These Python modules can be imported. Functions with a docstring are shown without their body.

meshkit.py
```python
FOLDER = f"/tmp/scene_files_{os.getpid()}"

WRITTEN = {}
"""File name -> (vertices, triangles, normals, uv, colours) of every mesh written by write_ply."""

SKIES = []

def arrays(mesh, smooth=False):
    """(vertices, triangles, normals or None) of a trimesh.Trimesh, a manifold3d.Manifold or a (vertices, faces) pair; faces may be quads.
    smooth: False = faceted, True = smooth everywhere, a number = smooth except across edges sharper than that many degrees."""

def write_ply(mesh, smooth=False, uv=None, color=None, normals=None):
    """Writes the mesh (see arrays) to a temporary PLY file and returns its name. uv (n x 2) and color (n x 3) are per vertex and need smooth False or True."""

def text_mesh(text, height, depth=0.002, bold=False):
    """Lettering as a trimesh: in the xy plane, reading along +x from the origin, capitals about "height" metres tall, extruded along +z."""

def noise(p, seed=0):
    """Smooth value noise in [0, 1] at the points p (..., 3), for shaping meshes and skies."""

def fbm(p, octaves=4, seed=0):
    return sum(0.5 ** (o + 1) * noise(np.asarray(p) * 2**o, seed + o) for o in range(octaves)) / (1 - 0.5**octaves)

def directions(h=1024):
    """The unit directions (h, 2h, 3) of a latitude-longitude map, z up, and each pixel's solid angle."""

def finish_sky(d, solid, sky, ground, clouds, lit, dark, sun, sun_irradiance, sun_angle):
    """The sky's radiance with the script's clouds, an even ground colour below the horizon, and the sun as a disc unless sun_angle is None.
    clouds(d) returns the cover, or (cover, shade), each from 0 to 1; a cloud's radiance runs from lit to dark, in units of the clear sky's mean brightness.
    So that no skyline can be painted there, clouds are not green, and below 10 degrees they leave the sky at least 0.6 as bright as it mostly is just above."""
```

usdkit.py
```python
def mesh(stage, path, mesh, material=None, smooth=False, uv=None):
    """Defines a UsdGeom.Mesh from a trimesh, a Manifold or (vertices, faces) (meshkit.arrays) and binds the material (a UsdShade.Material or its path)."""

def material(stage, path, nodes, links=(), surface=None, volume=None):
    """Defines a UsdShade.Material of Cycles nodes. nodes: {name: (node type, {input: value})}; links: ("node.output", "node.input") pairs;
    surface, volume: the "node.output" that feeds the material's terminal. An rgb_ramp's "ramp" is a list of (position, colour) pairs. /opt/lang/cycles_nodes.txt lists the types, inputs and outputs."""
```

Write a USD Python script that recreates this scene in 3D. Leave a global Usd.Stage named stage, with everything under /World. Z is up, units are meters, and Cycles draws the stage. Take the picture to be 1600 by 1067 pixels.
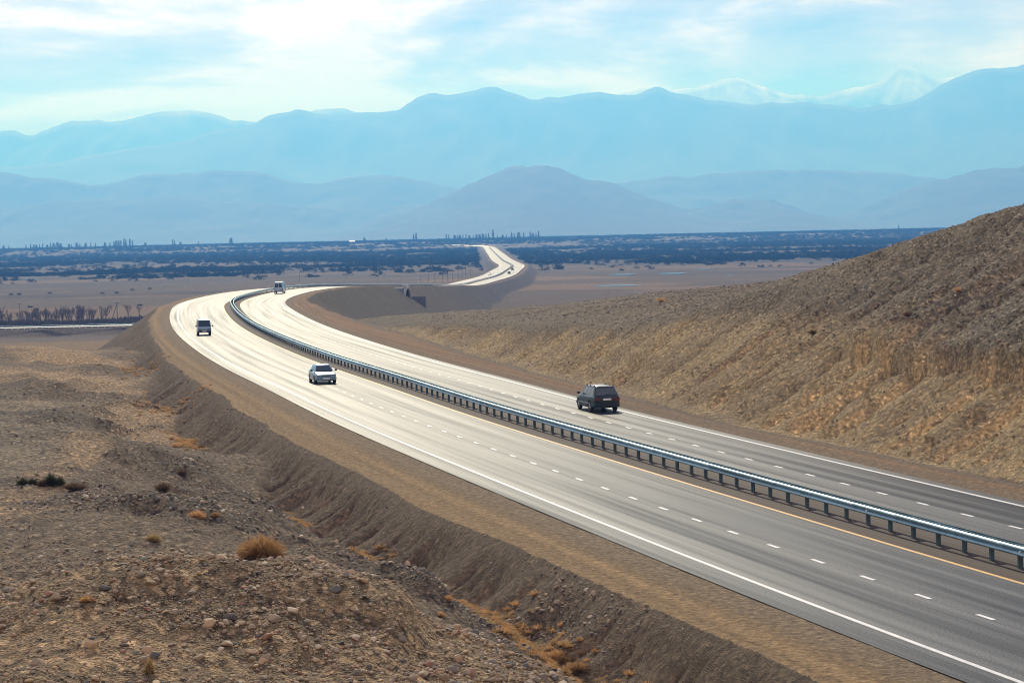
import math, random
import numpy as np, trimesh, manifold3d as m3, usdkit, meshkit
from scipy.interpolate import CubicSpline, PchipInterpolator, RBFInterpolator, RegularGridInterpolator
from scipy.spatial import cKDTree
from pxr import Usd, UsdGeom, UsdLux, UsdShade, Gf, Sdf, Vt

stage = Usd.Stage.CreateInMemory()
UsdGeom.SetStageUpAxis(stage, 'Z')
UsdGeom.SetStageMetersPerUnit(stage, 1.0)
world = UsdGeom.Xform.Define(stage, '/World'); stage.SetDefaultPrim(world.GetPrim())
UsdGeom.Scope.Define(stage, '/World/Looks')

# ------------------------------------------------------------------ camera, sky, sun, exposure
EXPOSURE = 0.0
cam = UsdGeom.Camera.Define(stage, '/World/camera')
cam.CreateHorizontalApertureAttr(36.0); cam.CreateVerticalApertureAttr(36.0*682/1024)
cam.CreateFocalLengthAttr(81.0); cam.CreateClippingRangeAttr(Gf.Vec2f(0.5, 120000.0))
cam.CreateExposureAttr(EXPOSURE)
R_, U_, F_ = np.array([0.99975801, -0.00101, -0.02197503]), np.array([0.02199823, 0.04590152, 0.99870372]), np.array([0, 0.99894546, -0.04591263])
CAM_Z = 11.0
cam.AddTransformOp().Set(Gf.Matrix4d(*R_, 0, *U_, 0, *(-F_), 0, 0, 0, CAM_Z, 1))

SUN_EL, SUN_AZ = math.radians(34.0), math.radians(-6.0)
SUN_DIR = np.array([math.sin(SUN_AZ)*math.cos(SUN_EL), math.cos(SUN_AZ)*math.cos(SUN_EL), math.sin(SUN_EL)])
sun = UsdLux.DistantLight.Define(stage, '/World/sun')
sun.CreateIntensityAttr(1.05); sun.CreateNormalizeAttr(True); sun.CreateAngleAttr(0.6); sun.CreateColorAttr(Gf.Vec3f(1.0, 0.985, 0.96))
zc = SUN_DIR; xc = np.cross([0, 0, 1.0], zc); xc /= np.linalg.norm(xc); yc = np.cross(zc, xc)
sun.AddTransformOp().Set(Gf.Matrix4d(*xc, 0, *yc, 0, *zc, 0, 0, 0, 0, 1))

SKY_STRENGTH = 0.10
sky_mat = usdkit.material(stage, '/World/Looks/sky', {
    'sky': ('sky_texture', {'sky_type': 'single_scattering', 'sun_disc': False, 'sun_elevation': SUN_EL, 'sun_rotation': SUN_AZ, 'air_density': 1.0, 'aerosol_density': 1.6, 'ozone_density': 1.0}),
    'g': ('geometry', {}),
    'map1': ('mapping', {'scale': (-3.4, 3.4, 12.0), 'location': (11.3, 7.1, 3.45)}),
    'n1': ('noise_texture', {'scale': 1.0, 'detail': 7.0, 'roughness': 0.55, 'distortion': 0.25}),
    'r1': ('rgb_ramp', {'ramp': [(0.0, (.7, .7, .7)), (0.38, (.8, .8, .8)), (0.54, (1, 1, 1)), (1.0, (1, 1, 1))]}),
    'map2': ('mapping', {'scale': (-6.0, 6.0, 26.0), 'location': (1.1, 9.7, 5.6)}),
    'n2': ('noise_texture', {'scale': 1.0, 'detail': 8.0, 'roughness': 0.57, 'distortion': 0.3}),
    'r2': ('rgb_ramp', {'ramp': [(0.0, (1.6, 1.9, 3.4)), (0.40, (2.4, 2.6, 4.0)), (0.49, (5.0, 4.6, 6.6)), (0.57, (9.4, 8.5, 11.0)), (1.0, (12.0, 10.9, 13.4))]}),
    'dz': ('separate_xyz', {}), 'el': ('map_range', {'from_min': .02, 'from_max': .098, 'to_min': .22, 'to_max': 1.0, 'clamp': True}), 'dim': ('vector_math', {'math_type': 'scale'}),
    'mx': ('mix', {'mix_type': 'mix'}),
    'bg': ('background_shader', {'strength': SKY_STRENGTH}),
}, [('g.position', 'map1.vector'), ('g.position', 'map2.vector'), ('map1.vector', 'n1.vector'), ('n1.fac', 'r1.fac'), ('map2.vector', 'n2.vector'), ('n2.fac', 'r2.fac'),
    ('r1.color', 'mx.fac'), ('sky.color', 'mx.color1'), ('r2.color', 'mx.color2'), ('g.position', 'dz.vector'), ('dz.z', 'el.value'), ('mx.color', 'dim.vector1'), ('el.result', 'dim.scale'), ('dim.vector', 'bg.color')], surface='bg.background')
dome = UsdLux.DomeLight.Define(stage, '/World/sky')
dome.CreateIntensityAttr(1.0)
UsdShade.MaterialBindingAPI.Apply(dome.GetPrim()).Bind(sky_mat)
dome.GetPrim().SetCustomDataByKey('kind', 'structure')

# ------------------------------------------------------------------ helpers
rng = np.random.default_rng(7)
taken = {}
def numbered(parent, name):
    k = taken.get((parent, name), 0); taken[(parent, name)] = k+1
    return f'{parent}/{name}' if k == 0 else f'{parent}/{name}_{k:03d}'
def path_of(parent):
    return '/World' if parent is None else str(parent.GetPath())
def tag(p, label=None, cat=None, group=None, kind=None):
    for k, v in (('label', label), ('category', cat), ('group', group), ('kind', kind)):
        if v: p.SetCustomDataByKey(k, v)
    return p
def obj(name, mesh, material, parent=None, smooth=False, uv=None, col=None):
    m = usdkit.mesh(stage, numbered(path_of(parent), name), mesh, material, smooth=smooth, uv=uv)
    if col is not None:
        UsdGeom.PrimvarsAPI(m).CreatePrimvar('Col', Sdf.ValueTypeNames.Color3fArray, 'vertex').Set(Vt.Vec3fArray.FromNumpy(np.asarray(col, np.float32)))
    return m.GetPrim()
def thing(name, label, cat, loc=(0, 0, 0), rz=0, group=None, scale=None, kind=None, parent=None):
    x = UsdGeom.Xform.Define(stage, numbered(path_of(parent), name)); x.AddTranslateOp().Set(Gf.Vec3d(*map(float, loc))); x.AddRotateZOp().Set(float(rz))
    if scale is not None: x.AddScaleOp().Set(Gf.Vec3f(*np.broadcast_to(scale, 3).astype(float).tolist()))
    return tag(x.GetPrim(), label, cat, group, kind)
classes = {}
def proto(name, builder):
    """A class prim holding one kind of thing with its parts; copies reference it."""
    if name not in classes:
        p = stage.CreateClassPrim('/proto_' + name); classes[name] = p
        builder(p)
    return classes[name]
def copy(cls, name, label, cat, loc, rz=0, group=None, scale=None):
    t = thing(name, label, cat, loc, rz, group, scale)
    t.GetReferences().AddInternalReference(cls.GetPath()); t.SetInstanceable(True)
    return t
def box(c, s):
    m = trimesh.creation.box(s); m.apply_translation(c); return m
def cat_(ms): return trimesh.util.concatenate(ms)
def bar(a, b, r0, r1=None, n=6):
    """A tapered bar between two points."""
    r1 = r0 if r1 is None else r1
    a, b = np.asarray(a, float), np.asarray(b, float); d = b-a; d /= np.linalg.norm(d)
    u = np.cross(d, [0, 0, 1.0] if abs(d[2]) < .9 else [1.0, 0, 0]); u /= np.linalg.norm(u); w = np.cross(d, u)
    t = np.arange(n)*2*np.pi/n; ring = np.cos(t)[:, None]*u + np.sin(t)[:, None]*w
    v = np.vstack([a+ring*r0, b+ring*r1, a, b]); i = np.arange(n); j = (i+1) % n
    f = np.vstack([np.c_[i, j, n+j], np.c_[i, n+j, n+i], np.c_[j, i, np.full(n, 2*n)], np.c_[n+i, n+j, np.full(n, 2*n+1)]])
    return trimesh.Trimesh(v, f, process=False)

def simple(name, color, rough=0.6, metallic=0.0, spec=0.5, noise=0.0, nscale=6.0, coat=0.0):
    n = {'p': ('principled_bsdf', {'base_color': color, 'roughness': rough, 'metallic': metallic, 'specular_ior_level': spec, 'coat_weight': coat, 'coat_roughness': .06})}
    l = []
    if noise:
        n |= {'t': ('texture_coordinate', {}), 'n': ('noise_texture', {'scale': nscale, 'detail': 6.0, 'roughness': .6}),
              'r': ('rgb_ramp', {'ramp': [(0.25, tuple(np.array(color)*(1-noise))), (0.75, tuple(np.clip(np.array(color)*(1+noise), 0, 1)))]})}
        l = [('t.object', 'n.vector'), ('n.fac', 'r.fac'), ('r.color', 'p.base_color')]
    return usdkit.material(stage, '/World/Looks/'+name, n, l, surface='p.BSDF')

# ------------------------------------------------------------------ the line of the road
CL = np.array([(75, -115), (60, -60), (45.5, -15), (33.2, 18), (26.2, 38.5), (20.5, 57.5), (16.02, 73.7), (11.94, 89.2), (7.93, 104.6), (2.99, 124.2), (-1.87, 143.8), (-8.5, 173.5), (-13.1, 193.1), (-22.6, 238), (-31.8, 287), (-41.2, 346),
    (-46.5, 384), (-49.8, 412), (-52, 452), (-52.3, 482), (-51.4, 510), (-49.5, 545), (-46.5, 600), (-43, 660), (-37.5, 760), (-31.5, 880), (-25.5, 1000), (-20, 1108), (-9.5, 1261), (-2.9, 1484), (1.4, 1731), (-1.2, 1880), (-4.5, 2014), (-11.9, 2450), (-26, 3350), (-34, 3850), (-36, 3960)], float)
_t = np.r_[0, np.cumsum(np.linalg.norm(np.diff(CL, axis=0), axis=1))]
_sp = CubicSpline(_t, CL)
_fine = np.r_[np.arange(0, 1500, 1.0), np.arange(1500, _t[-1], 5.0)]
_p = _sp(_fine)
# soften the drafted line, then measure it again
k = np.hanning(61); k /= k.sum()
_near = _p[:1500]; _pad = np.vstack([2*_near[0]-_near[30:0:-1], _near, np.repeat(_p[1500:1501], 30, 0)])
ROAD = np.vstack([np.c_[np.convolve(_pad[:, 0], k, 'valid'), np.convolve(_pad[:, 1], k, 'valid')][:1480], _p[1500:]])
S = np.r_[0, np.cumsum(np.linalg.norm(np.diff(ROAD, axis=0), axis=1))]
TAN = np.gradient(ROAD, axis=0); TAN /= np.linalg.norm(TAN, axis=1)[:, None]
NOR = np.c_[TAN[:, 1], -TAN[:, 0]]
ZR = PchipInterpolator([-500, 470, 490, 520, 560, 600, 700, 900, 1040, 1108, 1261, 1900, 2450, 3350, 3900, 4600], [0, 0, 0, -.1, -.5, -1.25, -3.6, -8.0, -11.0, -11.65, -11.6, -11.6, -11.2, -9.5, -8.2, -7])
def er_of(y): return np.interp(y, [50, 60, 100, 150, 200, 320], [7.5, 7.6, 7.8, 8.0, 8.3, 8.6])
TREE = cKDTree(ROAD)
def road_sd(xy):
    """(length along the road, signed distance from its middle, right positive) of points; right only where the road is the nearest thing."""
    _, i = TREE.query(xy)
    e = xy-ROAD[i]
    return S[i]+(e*TAN[i]).sum(1), (e*NOR[i]).sum(1), i
def at_road(s, d, dz=0.0):
    s = np.atleast_1d(np.asarray(s, float)); d = np.broadcast_to(d, s.shape)
    x, y = np.interp(s, S, ROAD[:, 0]), np.interp(s, S, ROAD[:, 1])
    nx, ny = np.interp(s, S, NOR[:, 0]), np.interp(s, S, NOR[:, 1])
    q = np.c_[x+nx*d, y+ny*d]
    return np.c_[q, ZR(y)+dz]
def s_at_y(y): return float(np.interp(y, ROAD[:, 1], S))
def heading(s):
    tx, ty = np.interp(s, S, TAN[:, 0]), np.interp(s, S, TAN[:, 1])
    return math.degrees(math.atan2(-tx, ty))

# ------------------------------------------------------------------ the lie of the land
def fbm(p, octaves=5, seed=0, rough=0.5):
    a, s, tot, f = 1.0, 0.0, 0.0, 1.0
    for o in range(octaves):
        s = s+a*(meshkit.noise(p*f, seed+o*17)-.5); tot += a; a *= rough; f *= 2.03
    return s/tot
def n2(x, y, sc, octaves=4, seed=0, rough=0.5, sy=None):
    return fbm(np.stack([x/sc, y/(sy or sc), np.full_like(x, seed*.37)], -1), octaves, seed, rough)
def sstep(x, a, b):
    t = np.clip((x-a)/(b-a), 0, 1); return t*t*(3-2*t)

CTRL = np.array([
    # the hill the camera stands on, the cobble mound in front of it and the hollow behind that
    (0, 0, 9.3), (-5, 0, 9.4), (6, 0, 9.0), (0, -30, 9.5), (-30, -30, 10), (-30, 0, 9), (-60, 0, 9), (-120, 0, 8), (20, 0, 6), (0, 15, 7.2), (-8, 15, 7.4), (-30, 25, 6.0), (-60, 40, 5),
    (-4, 28, 4.6), (2, 28, 4.2), (-10, 28, 4.8), (-4, 35, 3.55), (0, 36, 3.2), (-8, 35, 3.7), (-4.2, 38, 3.75), (-1, 38.5, 3.45), (1.5, 39, 2.3),
    (-8.9, 40, 4.3), (-6.3, 43, 4.72), (-4.2, 44.5, 4.75), (-2.6, 44, 4.55), (-1.9, 42, 4.1), (-.95, 39.3, 3.6), (-7.6, 42, 4.6), (-10.5, 42.5, 3.6), (-12, 40, 3.6),
    (-6, 48.5, 3.75), (-3.3, 48, 3.4), (-9.7, 50, 3.35), (-8.3, 60, 2.95), (-6.1, 55, 3.3), (-13.4, 65, 2.75), (-15, 55, 3.3), (-12, 75, 2.0), (-25, 60, 3.0), (-19.5, 95, 1.15), (-17, 80, 1.75), (-21.5, 115, .75), (-30, 110, .8), (-39, 180, .3), (-33, 150, .35), (-46, 220, .2), (-52, 250, .2), (-60, 180, .2), (-70, 230, 0),
    (-60, 282, -2.2), (-66, 310, -6.5), (-90, 250, -2), (-90, 300, -9), (-80, 350, -14), (-100, 200, 0), (-140, 150, 1), (-140, 250, -5), (-200, 200, -4), (-200, 100, 3), (-200, 300, -14), (-54, 300, -2.4), (-62, 350, -7), (-75, 400, -15), (-70, 450, -16),
    # bank above the ditch, and the ditch
    (-15.7, 97, 1.25), (-11.5, 82, 1.75), (-8.75, 70, 2.3), (-5.8, 60, 2.65), (-3.9, 56, 2.35), (-2.2, 50, 2.2), (-.7, 50, 1.55), (-24.6, 133, .45), (-19.8, 115, .85), (-36, 180, .4), (-31, 158, .4), (-49, 240, .25),
    (1.0, 64, -2.0), (-3.3, 83, -2.5), (-7.7, 99, -2.7), (-12.3, 115, -2.9), (-19.6, 138, -3.1), (-25.4, 160, -3.1), (-32, 185, -3.2), (-42, 235, -2.9), (-49.5, 272, -3.0), (4.1, 52, -1.8), (8, 38, -1), (15, 20, -1),
    # right of the road: the cut hill, the valley, the plain
    (29, 137, 12.2), (38, 140, 13.5), (35, 122, 13.6), (50, 130, 16), (60, 160, 13), (45, 152, 12.0), (32, 165, 10.1), (27.5, 150, 10.8), (34, 195, 8.5), (48, 200, 8.6), (35, 235, 6.4), (36.6, 265, 5.4), (50, 260, 5.5), (33, 300, 3.0), (19.4, 350, .4), (5.5, 400, -2),
    (30, 100, 14), (45, 90, 17), (45, 60, 18), (60, 20, 18), (80, 80, 20), (80, 150, 14), (120, 150, 14), (120, 50, 18), (100, 220, 9), (150, 220, 8), (26, 137, 11.2), (20, 137, 8.3), (22, 125, 9.8), (24, 165, 8.2), (12, 165, 5.0), (10, 180, 4.0), (22, 195, 6.3), (8, 200, 3.9), (20, 235, 4.7), (3, 235, 3.1), (18, 265, 3.9), (0, 260, 2.2), (-12, 300, .6), (10, 300, 2.0), (-20, 350, -.8), (0, 350, -.2), (-18, 400, -4.3), (-5, 400, -3.0), (30, 400, -1.3), (60, 350, .4), (60, 300, 2.6), (100, 350, -3), (100, 300, 3),
    (-28, 440, -7.5), (-10, 440, -6.2), (10, 450, -4.8), (40, 450, -3.6), (80, 420, -4), (-30, 480, -10), (-10, 480, -8.2), (15, 500, -7), (50, 500, -6), (-24, 550, -10.0), (-5, 550, -9.6), (20, 560, -9.0), (60, 560, -8.5), (100, 560, -9), (-20, 650, -12.5), (10, 650, -11.6), (50, 650, -11), (100, 700, -13), (0, 760, -13.6), (60, 780, -14.5), (-15, 900, -15.5), (60, 900, -15.6), (200, 500, -8), (200, 700, -14), (200, 400, -3), (200, 250, 6), (200, 100, 14),
    (-90, 520, -17), (-70, 520, -16.5), (-120, 600, -17.5), (-70, 600, -17), (-70, 700, -17.5), (-200, 500, -17.5), (-200, 700, -18), (-60, 800, -17.5), (-150, 850, -18), (-200, 900, -18), (-50, 900, -17), (0, 1000, -16), (100, 1000, -16), (200, 1000, -16), (-100, 1000, -17.5), (-200, 1000, -18)], float)
_gx, _gy = np.arange(-220, 221, 3.0), np.arange(-40, 1001, 3.0)
_X, _Y = np.meshgrid(_gx, _gy, indexing='ij')
_rbf = RBFInterpolator(CTRL[:, :2], CTRL[:, 2], neighbors=14, kernel='linear', smoothing=0.0)
_Z = _rbf(np.c_[_X.ravel(), _Y.ravel()]).reshape(_X.shape)
from scipy.ndimage import gaussian_filter
_Z = gaussian_filter(_Z, 0.8)
NEAR = RegularGridInterpolator((_gx, _gy), _Z, bounds_error=False, fill_value=None)
PLAIN = PchipInterpolator([0, 900, 1500, 2200, 2700, 3300, 3900, 4300, 4700, 5200, 60000], [-17.2, -16.8, -16.2, -14.8, -13, -10.7, -8.9, -3.5, 1.5, 3.0, 3.2])

def soft_min(a, b, k=.5):
    h = np.clip(.5+.5*(b-a)/k, 0, 1); return b*(1-h)+a*h-k*h*(1-h)
def soft_max(a, b, k=.5): return -soft_min(-a, -b, k)
POND = [(73, 1506, 9, 15), (106, 1506, 9.5, 16), (140, 1668, 7, 11), (56, 1215, 13, 9), (135, 1419, 2.5, 7), (-386, 1853, 13, 16)]
def pond_level(px, py):
    px, py = np.array([float(px)]), np.array([float(py)])
    return float((PLAIN(py)+n2(px, py, 260, 3, 5)*1.1*sstep(np.hypot(px, py), 300, 900))[0])
def mud_track(x, y):
    """A faint dirt track in the valley: 0 to 1."""
    P = np.array([(-16, 520), (-8, 560), (3, 600), (20, 640), (40, 690), (70, 740)], float)
    best = np.full(x.shape, 1e9)
    for a, b in zip(P[:-1], P[1:]):
        ab = b-a; t = np.clip(((x-a[0])*ab[0]+(y-a[1])*ab[1])/(ab@ab), 0, 1)
        best = np.minimum(best, np.hypot(x-a[0]-t*ab[0], y-a[1]-t*ab[1]))
    return 1-sstep(best, 2.0, 6.0)

def land(x, y, detail=True, masks=False):
    """Height of the ground (and, with masks, what lies on it)."""
    x, y = np.asarray(x, float), np.asarray(y, float)
    r = np.hypot(x, y)
    pl = PLAIN(np.maximum(y, 0)) + n2(x, y, 260, 3, 5)*1.1*sstep(r, 300, 900)*(1-sstep(r, 6000, 9000)*.6)
    near = NEAR(np.c_[np.clip(x, -220, 220), np.clip(y, -40, 1000)])
    w = (1-sstep(np.abs(x), 165, 215))*(1-sstep(y, 880, 985))*1.0
    zn = pl*(1-w)+near*w
    back = sstep(-y, 0, 45); zn = zn*(1-back)+back*9.5
    amp = 1-sstep(y, 500, 900)*.7
    if detail:
        zn = zn + n2(x, y, 9, 4, 11)*.75*amp + n2(x, y, 38, 3, 12)*1.6*amp*sstep(r, 60, 160)
    mb = np.exp(-((x+5.2)/4.2)**4-((y-42.4)/2.7)**2)*(1-sstep(x+.35*n2(x, y, 1.5, 3, 14), -2.35, -1.55))
    zn = zn+mb*(.95+(.9*n2(x, y, 2.2, 4, 15) if detail else 0))-.45*np.exp(-((x+6)/6)**4-((y-50)/4)**2)
    if detail:
        s_, d_, i_ = road_sd(np.c_[x, y])
        zn = zn+sstep(-d_, 17.0, 19.5)*(1-sstep(-d_, 25, 31))*sstep(y, 47, 54)*(1-sstep(y, 190, 250))*(np.clip(n2(x, y, 5.5, 4, 402)*4+.12, 0, 1)*1.0+np.abs(n2(x, y, 2.4, 3, 403))*.7)
    # low embankment of a railway far left, and of the old road nearer
    rail = (1-sstep(np.abs(y-1238-.03*x), 4, 9.5))*sstep(-x, 50, 70)
    zn = np.where(rail > 0, soft_max(zn, -16.6+rail*2.6-1.3, .2), zn)
    old = (1-sstep(np.abs(y-752), 5.5, 11))*sstep(-x, 62, 80)
    zn = zn*(1-old)+old*(-15.6)
    s, d, i = road_sd(np.c_[x, y])
    yr = ROAD[i, 1]; zr = ZR(yr)
    ledge = n2(s, d, 7, 3, 31)
    right = np.interp(yr, [60, 97, 131, 181, 257, 312, 383, 441, 500, 1100, 1200, 4000], [11.4, 11.3, 11.1, 12.5, 15.2, 15.0, 14.4, 12.6, 11.8, 11.8, 12.5, 12.5])
    left = np.interp(yr, [40, 70, 140, 190, 265, 330, 420, 3000], [13.0, 13.6, 14.3, 14.0, 13.2, 12.8, 12.4, 12.2])
    edge = np.where(d > 0, right, left) + n2(s, d, 14, 3, 21)*1.2
    out = np.abs(d)-edge
    zcut = zr + np.maximum(out, 0)/1.62
    zfill = zr - np.maximum(out, 0)/1.55
    onside = out > 0
    lg = (d > 0)*sstep(yr, 96, 104)*(1-sstep(yr, 126, 132))
    zcut = zcut + lg*(sstep(out, 6.3+ledge*2.2, 6.6+ledge*2.2)*1.25 - .3)
    lg2 = (d > 0)*sstep(yr, 150, 160)*(1-sstep(yr, 180, 190))
    zcut = zcut + lg2*(sstep(out, 3.3+ledge*3, 3.7+ledge*3)*.5 - .1)
    z = soft_max(soft_min(zn, zcut, .6), zfill, .35)
    cutm = onside*sstep(zn-zcut, -.3, .6)*(d > 0)
    fillm = onside*sstep(zfill-zn, -.5, .3)
    if detail:
        lean = s+d*.18
        ra_ = meshkit.noise(np.stack([lean/1.05, d/16.0, np.full_like(d, 3.3)], -1), 41); rb_ = meshkit.noise(np.stack([lean/2.6, d/18.0, np.full_like(d, 1.3)], -1), 42)
        gul = (1-np.abs(2*ra_-1))**4*.6+(1-np.abs(2*rb_-1))**5
        rough = n2(x, y, 1.3, 4, 51, .6)
        grow = sstep(out, .3, 1.6)
        z = z - grow*(fillm*gul*.85*(1-sstep(yr, 330, 480)) + cutm*(gul*.95 + rough*.9))*(1-sstep(y, 260, 420)*.5)
        z = z + (1-fillm)*(1-cutm)*onside*rough*.5*(1-sstep(y, 400, 800)) + onside*n2(x, y, .5, 2, 61)*.16*(1-sstep(r, 90, 160))
        z = z + (~onside)*(n2(s, d, 3.0, 3, 71, sy=.8)*.05)
    # the bed of the road and the soil against its edge
    inside = sstep(np.minimum(d+10.05, er_of(yr)+.65-d), .02, .3)
    depth = .14+.5*sstep(y, 900, 1400)
    bed = zr-depth-(1-onside)*0
    shoulder = zr-.03-.28*sstep(y, 900, 1400)
    z = np.where(onside, z, z*0+shoulder+(n2(s, d, 3.0, 3, 71, sy=.8)*.06 if detail else 0))
    z = z*(1-inside)+bed*inside
    z = np.where(y > 4020, np.maximum(zn, -20) if not detail else zn, z)
    for px, py, a, b in POND:
        q = np.hypot((x-px)/a, (y-py)/b); m = 1-sstep(q, 1.05, 1.9)
        z = z*(1-m)+(pond_level(px, py)-.3)*m
    if masks:
        return z, dict(s=s, d=d, out=out, onside=onside, cut=cutm, fill=fillm, yr=yr, zr=zr, r=r, inside=inside)
    return z

# one sheet of ground from the hill under the camera out to the feet of the mountains
ang = np.radians(np.r_[np.linspace(-180, -40, 15), -30, -22, -18, -15.5, np.linspace(-14, 14, 620), 15.5, 18, 22, 30, np.linspace(40, 180, 15)])
ang = np.unique(ang.round(7))[:-1]
rad = [4.0]
while rad[-1] < 28000:
    r0 = rad[-1]
    rad.append(r0*(1+(.016 if r0 < 28 else .0028 if 44 < r0 < 112 else .0044 if r0 < 150 else .0062 if r0 < 800 else .009 if r0 < 2600 else .03)))
rad = np.array(rad)
A, RR = np.meshgrid(ang, rad, indexing='xy')
GX, GY = (RR*np.sin(A)).ravel(), (RR*np.cos(A)).ravel()
GZ, MK = land(GX, GY, True, True)
nr, na = RR.shape
ii, jj = np.meshgrid(np.arange(nr-1), np.arange(na), indexing='ij'); j2 = (jj+1) % na
quads = np.stack([ii*na+jj, ii*na+j2, (ii+1)*na+j2, (ii+1)*na+jj], -1).reshape(-1, 4)[:, ::-1]
GV = np.c_[GX, GY, GZ]
centre = len(GV); GV = np.vstack([GV, [0, 0, 9.3]])
tri0 = np.c_[np.full(na, centre), np.arange(na), (np.arange(na)+1) % na][:, ::-1]
GF = np.vstack([quads[:, [0, 1, 2]], quads[:, [0, 2, 3]], tri0])
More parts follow.
